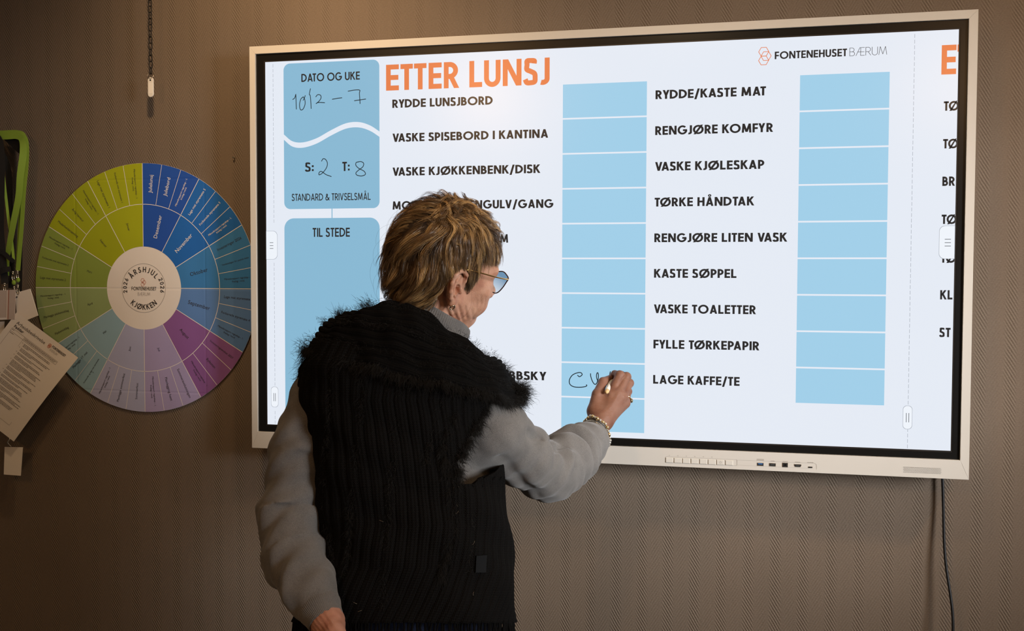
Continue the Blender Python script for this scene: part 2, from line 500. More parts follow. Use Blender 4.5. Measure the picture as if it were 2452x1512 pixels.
# answer columns
PIT = .0845
mb = MB()
for k in range(10): rect(mb, -.0542, .1467, .3002-PIT*k+(.0008*k), .3800-PIT*k+.0008*k)
mb.obj('answer_column', m_blue, screen)
mb = MB()
for k in range(9): rect(mb, .4945, .6878, .3002-PIT*k+.0008*k, .3800-PIT*k+.0008*k)
mb.obj('answer_column', m_blue, screen)
# lettering
YT = -.0010
def line(s, x0, x1, z, cap, w=.205, name='task_lettering', mat=None, gap=.085):
    q = MB(); put_text(q, s, x0, SZ+z, cap, YT, x1-x0, w, gap)
    return q.obj(name, mat or m_ink, screen)
line('RYDDE LUNSJBORD', -.4862, -.2279, .3386, .0207)
line('VASKE SPISEBORD I KANTINA', -.4862, -.0895, .2543, .0207)
line('VASKE KJØKKENBENK/DISK', -.4862, -.1087, .1700, .0207)
line('MOPPE KJØKKENGULV/GANG', -.4862, -.0764, .0857, .0207)
line('M', -.2085, -.1880, .0020, .0207)            # the rest of these lines is hidden behind the person
line('UBBSKY', -.2052, -.0911, -.3330, .0207)
L2 = [('RYDDE/KASTE MAT', .4193), ('RENGJØRE KOMFYR', .4361), ('VASKE KJØLESKAP', .4176), ('TØRKE HÅNDTAK', .3961), ('RENGJØRE LITEN VASK', .4709), ('KASTE SØPPEL', .3583),
      ('VASKE TOALETTER', .4029), ('FYLLE TØRKEPAPIR', .4114), ('LAGE KAFFE/TE', .3678)]
for k, (s, x1) in enumerate(L2): line(s, .1670, x1, .3373-.0839*k, .0207)
C_ = 'card_lettering'
line('DATO OG UKE', -.7305, -.5722, .4125, .0203, .17, C_)
line('STANDARD & TRIVSELSMÅL', -.7587, -.5440, .1110, .0180, .14, C_)
line('TIL STEDE', -.7016, -.6003, .0187, .0228, .165, C_)
line('S:', -.7214, -.6973, .1850, .0232, .18, C_); line('T:', -.6201, -.5998, .1845, .0232, .18, C_)
line('ETTER LUNSJ', -.5026, -.0868, .3820, .0640, .19, 'heading', m_oran, .085); mb = MB(); put_text(mb, 'E', .7958, SZ+.3692, .0645, YT, .0304, .19)
rect(mb, .8283, .8304, .4180, .4337, YT)
mb.obj('heading', m_oran, screen)
# cut-off list at the right edge (letters clipped by the screen border)
def clipped(s, x0, z, cap):
    V, F, wd = text_shape(s, .205, .085)
    V = V*np.array([cap*1.0, cap]); V[:, 0] = np.minimum(V[:, 0]+x0, AC[1]-.0002)
    MB().add([(a, YT, SZ+z+b) for a, b in V], F).obj('next_page_lettering', m_ink, screen)
for s, z in (('TØ', .2895), ('TØ', .2065), ('BR', .1237), ('TØ', .0395), ('TØ', -.0465), ('KL', -.1283), ('ST', -.2122)): clipped(s, .8022, z, .0207)
# logo
mb = MB()
def hexa(cx, cz, r, wd, z0=SZ, y=YT, m=0, target=None):
    (target or mb).add(*_h(cx, cz, r, wd, z0, y), m)
def _h(cx, cz, r, wd, z0, y):
    v, f = _strip([(cx+r*math.cos(math.radians(60*i)), cz+r*math.sin(math.radians(60*i))) for i in range(6)], wd, True)
    return [(a, y, z0+b) for a, b in v], f
for a, b in ((.4132, .4368), (.4185, .4268), (.4132, .4170)): hexa(a, b, .0113, .0014)
lg = mb.obj('logo', m_oran, screen)
line('FONTENEHUSET', .4378, .5958, .4187, .0170, .19, 'logo_lettering'); line('BÆRUM', .6012, .6812, .4184, .0185, .05, 'logo_lettering')
# handwriting (stylus strokes, in metres on the glass)
def hand(px, wd=.0019, n=5):
    p = spline([on_y(a, b, 0)[[0, 2]] for a, b in px], n)
    ribbon(mb, p, wd, -.0014)
mb = MB()
Q = lambda L: [(590+a*.34388, 100+b*.34388) for a, b in L]
hand(Q([(323, 404), (338, 392), (344, 372), (346, 378), (350, 472)]))
hand(Q([(398, 384), (380, 402), (372, 440), (378, 474), (396, 470), (410, 436), (408, 404), (398, 384)])); hand(Q([(412, 374), (404, 396), (396, 410)]))
hand(Q([(448, 326), (440, 366), (446, 376), (450, 420), (453, 468)]))
hand(Q([(484, 386), (498, 370), (518, 374), (520, 396), (502, 420), (486, 432), (504, 424), (548, 426)]))
hand(Q([(598, 402), (630, 396), (668, 391)]))
hand(Q([(708, 346), (750, 338), (790, 338), (788, 360), (792, 410), (793, 434)])); hand(Q([(752, 412), (792, 406), (834, 400)]))
mb.obj('handwriting', m_pen, screen); mb = MB()
hand(Q([(524, 834), (536, 816), (554, 822), (566, 850), (556, 884), (530, 916), (508, 928), (508, 912), (524, 904), (556, 926), (594, 940)]))
mb.obj('handwriting', m_pen, screen); mb = MB()
hand(Q([(782, 838), (766, 842), (764, 862), (786, 884), (820, 902), (830, 924), (804, 936), (772, 930), (764, 914), (784, 894), (812, 872), (818, 848), (800, 836), (776, 838)]))
Q2 = lambda L: [(1300+a*.26459, 840+b*.26455) for a, b in L]
mb.obj('handwriting', m_pen, screen); mb = MB()
hand(Q2([(313, 222), (332, 236), (356, 218), (344, 200), (310, 202), (268, 222), (242, 262), (244, 302), (276, 326), (330, 332), (384, 326), (398, 316), (392, 308)]), .0021)
hand(Q2([(432, 206), (434, 234), (450, 280), (472, 306), (490, 290), (502, 250), (502, 212), (494, 200), (486, 220), (488, 250), (500, 280), (516, 298)]), .0021)
hand(Q2([(612, 188), (606, 212), (600, 230), (598, 250)]), .0021)
mb.obj('handwriting', m_pen, screen)
# page guides and drag tabs
for x in (-.8088, .7392):
    mb = MB()
    n = 75 if x > 0 else 75
    for k in range(n):
        z0 = -.465+k*.0124
        if (x < 0 and (abs(z0) < .044 or -.43 < z0 < -.37)) or (x > 0 and -.425 < z0 < -.368): continue
        rect(mb, x-.0005, x+.0005, z0, z0+.0085, YL)
    mb.obj('page_guide', m_line, screen)
def tab(x0, x1, z0, z1, r, bars, vert=False, **kw):
    mb = MB(); poly(mb, rr(x0-.0008, x1+.0008, z0-.0008, z1+.0008, r, **kw), YT, 1); poly(mb, rr(x0, x1, z0, z1, r, **kw), YT-.0002)
    for a, b, c, d in bars: rect(mb, a, b, c, d, YT-.0004, 2)
    mb.obj('drag_tab', [m_tab, m_line, glow('tab bars '+str(x0), (70, 74, 82))], screen)
tab(.7985, .8300, -.0375, .0350, .012, [(.8095, .8225, z-.0006, z+.0006) for z in (-.0095, -.002, .0055)], tr=0, br=0)
tab(-.8300, -.8000, -.0380, .0340, .012, [(-.8205, -.8105, z-.0006, z+.0006) for z in (-.0105, -.003, .0045)], tl=0, bl=0)
tab(.7290, .7475, -.4210, -.3690, .0085, [(x-.0006, x+.0006, -.406, -.385) for x in (.7355, .7410)])
tab(-.8190, -.8000, -.4210, -.3690, .0085, [(x-.0006, x+.0006, -.406, -.385) for x in (-.8120, -.8070)])
tab(-.034, .04, -.4665, -.4500, .008, [], bl=0, br=0)
# buttons, ports and loudspeaker holes on the lower bar
m_btn = pm('button plastic', (.58, .55, .49), .35); m_hole = pm('port hollow', (.012, .011, .010), .5); m_metal = pm('port metal', (.42, .33, .24), .35, metal=.8)
m_print = pm('grey print', (.33, .30, .26), .6)
YF = -.0072
bz = SZ-.5142
mb = MB(); ribbon(mb, [(a, SZ+b) for a, b in rr(.1985, .3640, -.5202, -.5062, .002)], .0006, YF-.0002, closed=True)
ribbon(mb, [(.364, SZ-.5069), (.5385, SZ-.5069), (.5425, SZ-.510), (.5425, SZ-.5205)], .0005, YF-.0002); ribbon(mb, [(.364, SZ-.5190), (.53, SZ-.5190)], .0004, YF-.0002)
for k in range(6): small_text(mb, 'o', .2075+.0198*k, SZ-.5022, .0052, YF-.0002)
for x, z, n in ((.4170, -.5030, 13), (.4170, -.5052, 13), (.4450, -.5058, 7), (.4730, -.5056, 9), (.5010, -.5058, 9), (.5290, -.5056, 11)):
    for k in range(n):
        a = x+(k-n/2)*.0013
        rect(mb, a, a+.0009, z-.0006, z+.0006, YF-.0002)
mb.obj('printed_marks', m_print, frame)
for k in range(8):
    x = .2075+.0198*k
    b = MB().bbox((x-.0087, YF-.0016, bz-.0058), (x+.0087, YF, bz+.0058), .0008).obj('button', m_btn, board)
    if k == 6:
        q = MB(); ribbon(q, _arc(x, bz, .0025, .0025, 125, 415, 20), .0007, YF-.0018); ribbon(q, [(x, bz), (x, bz+.0032)], .0007, YF-.0018)
        q.obj('power_symbol', m_print, b)
def port(x, z, wd, ht, inner, shape=None):
    q = MB()
    out = shape or [(-wd/2, -ht/2), (wd/2, -ht/2), (wd/2, ht/2), (-wd/2, ht/2)]
    q.prism([(x+a*1.12, z+b*1.16) for a, b in out], YF-.0006, YF+.0004, 0, 0)
    q.prism([(x+a, z+b) for a, b in out], YF-.0009, YF+.0004, 0, 1)
    for (a, b, c, d, m) in inner: q.box((x+a, YF-.0012, z+c), (x+b, YF, z+d), m)
    return q.obj('port', [m_metal, m_hole, pm('port blue tongue '+str(x), lin((60, 110, 170)), .5), pm('port tongue '+str(x), (.06, .06, .06), .5)], board)
port(.4172, SZ-.5147, .0132, .0060, [(-.0052, .0052, .0000, .0022, 2)])
port(.4446, SZ-.5145, .0132, .0062, [(-.0048, .0048, -.0006, .0012, 3)])
port(.4728, SZ-.5138, .0112, .0092, [(-.0035, .0035, -.0036, .0030, 1), (-.0018, .0018, -.0012, .0012, 3)])
port(.5010, SZ-.5140, .0142, .0054, [(-.0050, .0050, -.0008, .0008, 3)], [(-.0052, -.0027), (.0052, -.0027), (.0071, .0), (.0071, .0027), (-.0071, .0027), (-.0071, 0)])
port(.5290, SZ-.5166, .0086, .0028, [])
mb = MB()
for r in range(5):
    for c in range(36):
        x = .7312+c*.00222+(r % 2)*.00111; z = SZ-.5068-r*.00285
        mb.add([(x+.00062*math.cos(i*PI/3), YF-.0003, z+.00062*math.sin(i*PI/3)) for i in range(6)], [tuple(range(6))])
g = mb.obj('speaker_grille', m_hole, board)
# ------------------------------------------------------------------ year wheel on the wall
m_paper = pm('white paper', (.80, .76, .71), .75, spec=.2)
def paper_mat(name, c):
    m = pm(name, c, .7, spec=.25); n = NT(m)
    g = n.n('ShaderNodeNewGeometry'); t = n.n('ShaderNodeTexNoise'); t.inputs['Scale'].default_value = 7.; t.inputs['Detail'].default_value = 2.
    n.l(g.outputs['Position'], t.inputs['Vector'])
    s = n.n('ShaderNodeSeparateXYZ'); n.l(g.outputs['Position'], s.inputs[0])
    fold = None
    for ax, p in ((0, -1.4605), (0, -1.06), (2, 1.4757), (2, 1.19), (2, 1.777)):
        d = n.math('ABSOLUTE', n.math('SUBTRACT', s.outputs[ax], p))
        k = n.math('MAXIMUM', n.math('SUBTRACT', 1., n.math('MULTIPLY', d, 220.)), 0.)
        fold = k if fold is None else n.math('ADD', fold, k)
    n.bump(n.math('ADD', n.math('MULTIPLY', t.outputs[0], 2.), n.math('MULTIPLY', fold, -.25)), .5, .004)
    return m
WX, WZ = -1.2480, 1.4775
YW = WALL_Y-.005
R0, R1, R2 = .1150, .2315, .3445
months = [('Desember', (.020, .085, .40), 1), ('November', (.018, .135, .47), 1), ('Oktober', (.045, .205, .49), 0), ('September', (.105, .225, .50), 0),
          ('August', (.25, .105, .31), 0), ('Juli', (.38, .33, .56), 0), ('Juni', (.40, .42, .62), 0), ('Mai', (.27, .43, .52), 0), ('April', (.28, .37, .15), 0),
          ('Mars', (.24, .32, .058), 0), ('Februar', (.33, .37, .012), 0), ('Januar', (.36, .40, .012), 0)]
R_ = 'Månedsrapport regnskap - 1.\nfredag i mnd.'
items = [['Julelunsj', 'Julebord', R_], ['Lage mat styremøte 5', 'Forberede styremøte 5', R_], ['Investeringer 2026', 'Verdensdagen for psykisk helse', R_],
         ['Lage mat styremøte 4', 'Forberede styremøte 4', R_], ['Investeringsønsket 2027', 'Byfesten', R_], ['Sommeravslutningen', 'Planlegging høst', R_], ['Sommerfest', 'Planlegge sommerfest', R_],
         ['Forberede og lage mat styremøte\n3', 'Planlegge 17. mai', R_], ['Påskemiddag', 'Planlegge påskemiddag', R_], ['Lage mat styremøte 2', 'Forberede mat styremøte 2', R_],
         ['Medarbeidersamling', 'Årlig havetur', R_], ['Lage mat styremøte 1', 'Forberede mat styremøte 1', R_]]
mats = [paper_mat('wheel paper', (.78, .73, .68))]+[paper_mat('wheel '+m[0].lower(), m[1]) for m in months]
m_pline = pm('printed white line', (.78, .74, .70), .7); m_pink = pm('printed dark ink', (.03, .028, .03), .7); m_plight = pm('printed light ink', (.75, .74, .74), .7); m_pora = pm('printed orange', (.55, .16, .08), .7); m_pgrey = pm('printed grey', (.18, .16, .15), .7)
def ringq(mb, r0, r1, a0, a1, y, m, n=8):
    """sector between two radii; angles in degrees clockwise from the top"""
    v, f = [], []
    for i in range(n+1):
        a = math.radians(90-(a0+(a1-a0)*i/n))
        v += [(WX+r*math.cos(a), y, WZ+r*math.sin(a)) for r in (r0, r1)]
    for i in range(n): f.append((2*i+2, 2*i, 2*i+1, 2*i+3) if False else (2*i, 2*i+2, 2*i+3, 2*i+1))
    mb.add(v, [tuple(reversed(q)) for q in f], m)
mb = MB()
# the sheet: a thin disc, white paper with twelve coloured printed sectors on its face
n = 120
rim = [(WX+R2*math.cos(2*PI*i/n), WZ+R2*math.sin(2*PI*i/n)) for i in range(n)]
mb.prism(rim, YW, YW+.0012, 0, 0)
for k in range(12):
    ringq(mb, R0, R1, 30*k, 30*k+30, YW-.0003, k+1)
    ringq(mb, R1, R2-.0002, 30*k, 30*k+30, YW-.0003, k+1)
wheel = mb.obj('year_wheel_poster', mats)
tag(wheel, 'large round paper wheel of twelve coloured month sectors on the wall', 'poster')
mb = MB()
LW = .0013
def radial(a, r0, r1, wd):
    t = math.radians(90-a)
    ribbon(mb, [(WX+r0*math.cos(t), WZ+r0*math.sin(t)), (WX+r1*math.cos(t), WZ+r1*math.sin(t))], wd, YW-.0005)
for k in range(12):
    radial(30*k, R0, R2-.001, LW*1.3)
    for j in (1, 2): radial(30*k+10*j, R1, R2-.001, LW)
ribbon(mb, [(WX+R1*math.cos(2*PI*i/90), WZ+R1*math.sin(2*PI*i/90)) for i in range(90)], LW*1.2, YW-.0005, closed=True)
mb.obj('printed_lines', m_pline, wheel)
mb = MB()
for k, (nm, c, light) in enumerate(months):
    def lab(s, a, r, size):
        # text runs outwards on the right half and also on the left half it reads from the rim inwards
        t = 90-a; rot = math.radians(t if a < 180 else t+180)
        if 118 < a < 180: rot = math.radians(t)
        lines = s.split('\n'); size_ = min(size, .103/(.53*max(map(len, lines))))
        c0, s0 = math.cos(rot), math.sin(rot)
        px_, pz_ = WX+r*math.cos(math.radians(t)), WZ+r*math.sin(math.radians(t))
        for i, q in enumerate(lines):
            dy = (len(lines)-1-2*i)*.56*size_
            small_text(mb, q, px_-s0*dy, pz_+c0*dy, size_, YW-.0007, rot, 1 if light else 0, bold=.006 if light else 0)
    lab(nm, 30*k+15, (R0+R1)/2+.002, .0155 if k in (0, 1, 2, 3) else (.0125 if k == 4 else .0088))
    for j in range(3):
        s = items[k][j]
        sz = .0150 if (k < 2 and j < 2) else (.0105 if k < 6 else .0095)
        if len(s) > 24: sz = .0105
        if k == 11 and j == 0: sz = .0135
        lab(s, 30*k+5+10*j, (R1+R2)/2, sz)
mb.obj('printed_text', [m_pink, m_plight], wheel)
mb = MB()
ribbon(mb, [(WX+.0675*math.cos(2*PI*i/80), WZ+.0675*math.sin(2*PI*i/80)) for i in range(80)], .0007, YW-.0005, 1, True)
def around(s, a_mid, r, cap, step, inside=False):
    V = []
    ws = [glyph(ch, .16)[0]+.26 for ch in s]; tot = sum(ws); x = -tot/2
    for ch, wd in zip(s, ws):
        xc = (x+wd/2)*cap; x += wd
        a = math.radians(a_mid)+(xc/r if not inside else -xc/r)*step
        px_, pz_ = WX+r*math.sin(a), WZ+r*math.cos(a)
        put_text(mb, ch, px_, pz_, cap, YW-.0006, None, .16, rot=-a if not inside else PI-a, ctr=True)
around('ÅRSHJUL', 0, .0440, .0150, 1.0)
around('KJØKKEN', 180, .0600, .0150, 1.0, True)
around('2026', 82, .0520, .0120, 1.0); around('2026', 277, .0520, .0120, 1.0)
put_text(mb, 'FONTENEHUSET', WX-.0375, WZ-.0062, .0098, YW-.0006, .0765, .15)
put_text(mb, 'BÆRUM', WX-.0185, WZ-.0210, .0092, YW-.0006, .0385, .06, m=1)
for a, b in ((-.0022, .0215), (.0022, .0160), (-.0022, .0105)):
    v, f = _h(WX+a-.0005, b, .0056, .0009, WZ, YW-.0006); mb.add(v, f, 2)
mb.obj('hub_print', [m_pink, m_pgrey, m_pora], wheel)

# ------------------------------------------------------------------ chain with key tag
m_chain = pm('black chain steel', (.012, .011, .010), .4, metal=.6)
YC = .045
def link_mb(c, ang, ln=.0205, wd=.0098, r=.00125):
    pts = []
    rr_ = wd/2-r
    for i in range(8): a = PI*i/7; pts.append((rr_*math.cos(a), ln/2-wd/2+rr_*math.sin(a)))
    for i in range(8): a = PI+PI*i/7; pts.append((rr_*math.cos(a), -ln/2+wd/2+rr_*math.sin(a)))
    p = [(c[0]+u*math.cos(ang), c[1]+u*math.sin(ang), c[2]+v) for u, v in pts]
    return MB().tube(p, r, 6, closed=True)
ch0 = on_y(361, 177, YC); ch1 = on_y(360, 0, YC)
chain = root('hanging_chain', 'thin black link chain hanging in front of the wall above the wheel', 'chain')
npx = 12; pitch = (ch1[2]-ch0[2])/npx
angs = [.0, .55, 1.25, .05, .6, 1.45, .1, .5, 1.52, .2, .5, 1.5]
for k in range(npx+9):
    a = angs[(npx-1-k) % 12] if k < npx else angs[k % 12]
    link_mb((ch0[0]+.0004*math.sin(k*1.7), YC, ch0[2]+pitch*(k+.5)), a, pitch+.0042, .0102).obj('link', m_chain, chain, True)
hz = ch0[2]+pitch*(npx+9)
MB().tube(spline([(ch0[0], WALL_Y+.002, hz+.004), (ch0[0], YC+.012, hz+.004), (ch0[0], YC-.004, hz-.003), (ch0[0], YC-.006, hz+.012)], 6), .0016, 8).obj('hook', m_chain, chain, True)
m_tagp = pm('white tag plastic', (.74, .71, .66), .4); m_ring = pm('key ring steel', (.62, .55, .45), .25, metal=1.)
tg = on_y(361, 209, YC)
kt = root('key_tag', 'small white plastic key tag on the end of the black chain', 'key tag')
kt_b = MB()
o = rr(tg[0]-.0082, tg[0]+.0082, tg[2]-.0265, tg[2]+.0265, .0080)
kt_b.prism(o, YC-.0018, YC+.0018, .0008)
b = kt_b.obj('tag_body', m_tagp, kt)
MB().prism(rr(tg[0]-.0055, tg[0]+.0055, tg[2]-.0175, tg[2]+.0120, .0015), YC-.0021, YC-.0017, 0).obj('tag_window', pm('tag card', (.80, .77, .72), .55), b)
MB().prism([(tg[0]+.0024*math.cos(i*PI/6), tg[2]+.0185+.0024*math.sin(i*PI/6)) for i in range(12)], YC-.0020, YC-.0016, 0).obj('tag_hole', m_hole, b)
rc_ = (tg[0]-.0005, YC, tg[2]+.0245+.0065)
MB().tube([(rc_[0]+.0088*math.cos(2*PI*i/28), YC+.0022*math.sin(2*PI*i/28), rc_[2]+.0082*math.sin(2*PI*i/28)) for i in range(28)], .0007, 6, closed=True).obj('ring', m_ring, kt, True)

# ------------------------------------------------------------------ nail, power cable
nl = on_y(563, 379, WALL_Y)
nb = MB().tube([(nl[0], WALL_Y+.002, nl[2]), (nl[0], WALL_Y-.009, nl[2]+.001)], .0010, 8).tube([(nl[0], WALL_Y-.009, nl[2]+.001), (nl[0], WALL_Y-.0102, nl[2]+.0012)], .0026, 10)
tag(nb.obj('nail', pm('nail steel', (.35, .33, .28), .35, metal=.9), None, True), 'small bare nail in the wall between wheel and display', 'nail')
cp = [(2256, 1135, .084), (2257, 1150, .084), (2259, 1215, .082), (2261, 1300, .076), (2266, 1360, .070), (2275, 1420, .063), (2281, 1470, .057), (2282, 1530, .053), (2280, 1700, .052), (2270, 1950, .055)]
cpt = [on_y(a, b, c) for a, b, c in cp]
last = cpt[-1]
cpt += [np.array([last[0]-.01, .045, .06]), np.array([last[0]-.02, .035, .008]), np.array([last[0]+.2, .02, .006]), np.array([last[0]+.7, .03, .006])]
tag(MB().tube(spline(cpt, 8), .0033, 10).obj('power_cable', pm('black cable rubber', (.008, .008, .009), .45), None, True), 'black power cable hanging below the right end of the display', 'cable')

# ------------------------------------------------------------------ lanyards on a bracket at the left
m_blk = pm('black powder coat', (.008, .007, .006), .5)
m_green = pm('green ribbon', (.235, .37, .045), .65, spec=.3); m_bstrap = pm('black ribbon', (.010, .009, .009), .7)
for mm in (m_green, m_bstrap):
    n_ = NT(mm); g_ = n_.n('ShaderNodeTexNoise'); g_.inputs['Scale'].default_value = 900.; n_.bump(g_.outputs[0], .3, .0006)
m_clip = pm('clip nickel', (.75, .70, .62), .2, metal=1.)
m_sleeve = pm('clear badge vinyl', (.55, .47, .43), .18, spec=.6)
def wp(px, py, y): return on_y(px, py, y)
br = root('wall_bracket', 'black triangular wall bracket carrying the lanyards', 'bracket')
YB = .062
a0 = wp(-90, 327, YB); a1 = wp(51, 327, YB)
mb = MB().box((a0[0], YB-.012, a0[2]-.006), (a1[0], YB+.012, a1[2]), 0)
mb.obj('arm', m_blk, br)
g0, g1, g2 = wp(6, 330, YB), wp(53, 330, YB), wp(53, 372, YB)
g3 = wp(44, 366, YB)
MB().prism([(g0[0], g0[2]), (g3[0], g3[2]), (g2[0], g2[2]), (g1[0], g1[2])], YB-.002, YB+.002, .0).obj('gusset', m_blk, br)
p0, p1 = wp(44, 366, .09), wp(53, 470, .09)
MB().box((a0[0], YB-.008, a0[2]-.02), (a0[0]+.01, WALL_Y, a0[2]+.01)).obj('wall_plate', m_blk, br)
s0, s1 = wp(0, 457, WALL_Y), wp(34, 459, WALL_Y)
def strap(pts, wd, mat, parent, th=.0011, twist=None, name='strap'):
    """flat ribbon along 3-D points; wd in metres, twist gives the angle of the width direction (0 = along the wall)"""
    P = spline(pts, 14); n = len(P)
    tw = np.interp(np.linspace(0, 1, n), np.linspace(0, 1, len(twist)), twist) if twist is not None else np.zeros(n)
    T = np.gradient(P, axis=0); T /= np.linalg.norm(T, axis=1)[:, None]
    v, f = [], []
    for i in range(n):
        nrm = np.array([math.sin(tw[i]), -math.cos(tw[i]), 0.])
        wv_ = np.cross(nrm, T[i]); wv_ /= np.linalg.norm(wv_); nn = np.cross(T[i], wv_)
        for a, b in ((-1, -1), (1, -1), (1, 1), (-1, 1)): v.append(P[i]+wv_*a*wd/2+nn*b*th/2)
    for i in range(n-1):
        for k in range(4):
            l = (k+1) % 4; f.append((i*4+k, i*4+l, i*4+4+l, i*4+4+k))
    f += [(3, 2, 1, 0), (n*4-4, n*4-3, n*4-2, n*4-1)]
    return mk(name, v, f, mat, parent, False)
def clip(p, parent, ln=.030):
    """small swivel clip hanging from p"""
    x, y, z = p
    c = MB().sphere((x, y, z), .0036, 10, 6).tube([(x, y, z-.002), (x, y, z-.008)], .0019, 8)
    c.tube([(x-.0030, y, z-.008), (x-.0034, y, z-.016), (x-.0015, y, z-.0235), (x+.0015, y, z-.0245), (x+.0032, y, z-.020), (x+.0030, y, z-.008)], .0011, 6)
    return c.obj('clip', m_clip, parent, True)
def knot(p, parent, mat):
    return MB().sphere(p, .0062, 10, 7, sc=(1, .7, 1.15)).obj('stitched_loop', mat, parent, True)
YS = .052
A = root('lanyard', 'bright green lanyard hanging rightmost over the black bracket', 'lanyard', 'lanyards on the bracket')
strap([wp(-60, 322, YS), wp(0, 321, YS), wp(38, 319, YS), wp(58, 328, YS), wp(64, 352, YS), wp(63, 400, YS), wp(57, 460, YS-.004), wp(52, 540, YS-.006), wp(47, 600, YS-.006), wp(43, 648, YS-.006)], .0128, m_green, A, twist=[0, 0, .2, .2, 0, 0, .0, .1])
strap([wp(-60, 318, YS+.006), wp(0, 318, YS+.006), wp(40, 317, YS+.006), wp(57, 325, YS+.006), wp(60, 355, YS+.006), wp(58, 410, YS+.006), wp(52, 480, YS+.004), wp(47, 560, YS+.002), wp(42, 645, YS-.003)], .0118, m_green, A, twist=[0, .3, .3, .2, 0])
clip(wp(42, 650, YS-.006), A); knot(wp(43, 671, YS-.007), A, m_green); clip(wp(43, 684, YS-.007), A)
B = root('lanyard', 'wide green lanyard left of the rightmost one, slanting down to the left', 'lanyard', 'lanyards on the bracket')
strap([wp(-60, 326, YS-.004), wp(10, 326, YS-.004), wp(40, 325, YS-.004), wp(53, 335, YS-.005), wp(56, 365, YS-.006), wp(49, 420, YS-.008), wp(45, 470, YS-.010), wp(33, 530, YS-.010), wp(22, 590, YS-.010), wp(16, 625, YS-.008), wp(14, 660, YS-.006)], .0190, m_green, B, twist=[0, 0, 0, .5, .2, 0, -.2, .2])
strap([wp(7, 408, YS+.004), wp(13, 462, YS), wp(21, 530, YS-.002), wp(29, 585, YS-.004), wp(33, 625, YS-.006)], .0072, m_green, B, twist=[.6, .5, .3])
clip(wp(31, 652, YS-.008), B); knot(wp(33, 677, YS-.009), B, m_green); clip(wp(34, 688, YS-.009), B)
K = root('lanyard', 'black lanyard straps at the left edge among the green ones', 'lanyard', 'lanyards on the bracket')
strap([wp(-40, 322, YS-.012), wp(-6, 330, YS-.014), wp(3, 372, YS-.016), wp(3, 450, YS-.016), wp(2, 540, YS-.014), wp(5, 600, YS-.014), wp(12, 680, YS-.010)], .0200, m_bstrap, K, twist=[0, .2, 0, .3])
strap([wp(-20, 330, YS+.012), wp(18, 400, .075), wp(24, 500, .075), wp(28, 600, .070), wp(26, 690, .062)], .017, m_bstrap, K, twist=[.4, .1, 0])
strap([wp(52, 350, .078), wp(51, 420, .080), wp(50, 520, .080), wp(50, 620, .078), wp(49, 698, .072)], .0095, m_bstrap, K)
strap([wp(-14, 598, YS-.02), wp(8, 606, YS-.022), wp(22, 618, YS-.022), wp(33, 627, YS-.014)], .0125, m_bstrap, K)
strap([wp(-14, 660, YS-.02), wp(8, 648, YS-.022), wp(26, 644, YS-.018)], .0145, m_bstrap, K)
clip(wp(11, 680, YS-.016), K)
def card(name, label, cs, y0, y1, mats, cat='badge', group=None, th=.002):
    """thin card from four pixel corners (top-left, top-right, bottom-right, bottom-left) at wall distances y0 (top) and y1 (bottom)"""
    P = [wp(cs[0][0], cs[0][1], y0), wp(cs[1][0], cs[1][1], y0), wp(cs[2][0], cs[2][1], y1), wp(cs[3][0], cs[3][1], y1)]
    b = MB(); v = P+[p+np.array([0, th, 0]) for p in P]
    b.add(v, [(3, 2, 1, 0), (4, 5, 6, 7), (0, 1, 5, 4), (1, 2, 6, 5), (2, 3, 7, 6), (3, 0, 4, 7)])
    o = b.obj(name, mats)
    return tag(o, label, cat, group), P
o, P = card('name_badge', 'vinyl badge holder at the left edge in front of the tilted card', [(-34, 697), (37, 694), (35, 765), (-36, 768)], .030, .034, m_sleeve, group='badges on the lanyards')
def quad_on(P, u0, u1, v0, v1, off):
    f = lambda u, v: (P[0]*(1-u)+P[1]*u)*(1-v)+(P[3]*(1-u)+P[2]*u)*v+np.array([0, -off, 0])
    return [f(u0, v1), f(u1, v1), f(u1, v0), f(u0, v0)]
mb = MB().add(quad_on(P, .72, .76, .0, 1., .0008), [(0, 1, 2, 3)], 0).add(quad_on(P, .76, .80, .0, .98, .0006), [(0, 1, 2, 3)], 1).add(quad_on(P, .5, .75, .93, 1., .0007), [(0, 1, 2, 3)], 2)
mb.obj('welded_edge', [pm('vinyl edge light', (.75, .68, .62), .2), pm('vinyl edge red', (.42, .22, .17), .3), pm('vinyl gloss', (.80, .76, .74), .12)], o)
o, P = card('name_badge', 'blank white badge card tilted beside the wheel above the paper sheet', [(36, 702), (72, 692), (91, 756), (42, 776)], .046, .046, m_paper, group='badges on the lanyards')
s_ = wp(40, 712, .045)
MB().tube([(s_[0]-.003, .0445, s_[2]-.001), (s_[0]+.002, .0445, s_[2]+.001)], .0014, 6).obj('punched_slot', m_hole, o)
o, P = card('name_badge', 'small blank white badge dangling below the paper sheet', [(11, 1071), (54, 1072), (49, 1140), (9, 1137)], .045, .04, m_paper, group='badges on the lanyards')
c_ = wp(22, 1056, .043)
MB().tube(spline([c_+np.array([0, 0, .012]), c_+np.array([.003, -.002, .004]), c_+np.array([-.002, -.003, -.004]), c_+np.array([.003, -.002, -.012]), c_+np.array([.006, 0, -.016])], 5), .0014, 6).obj('clip', m_clip, o, True)
o, P = card('name_badge', 'badge corner at the left edge under the vinyl holder', [(-40, 774), (10, 770), (9, 800), (-40, 812)], .050, .050, m_paper, group='badges on the lanyards')
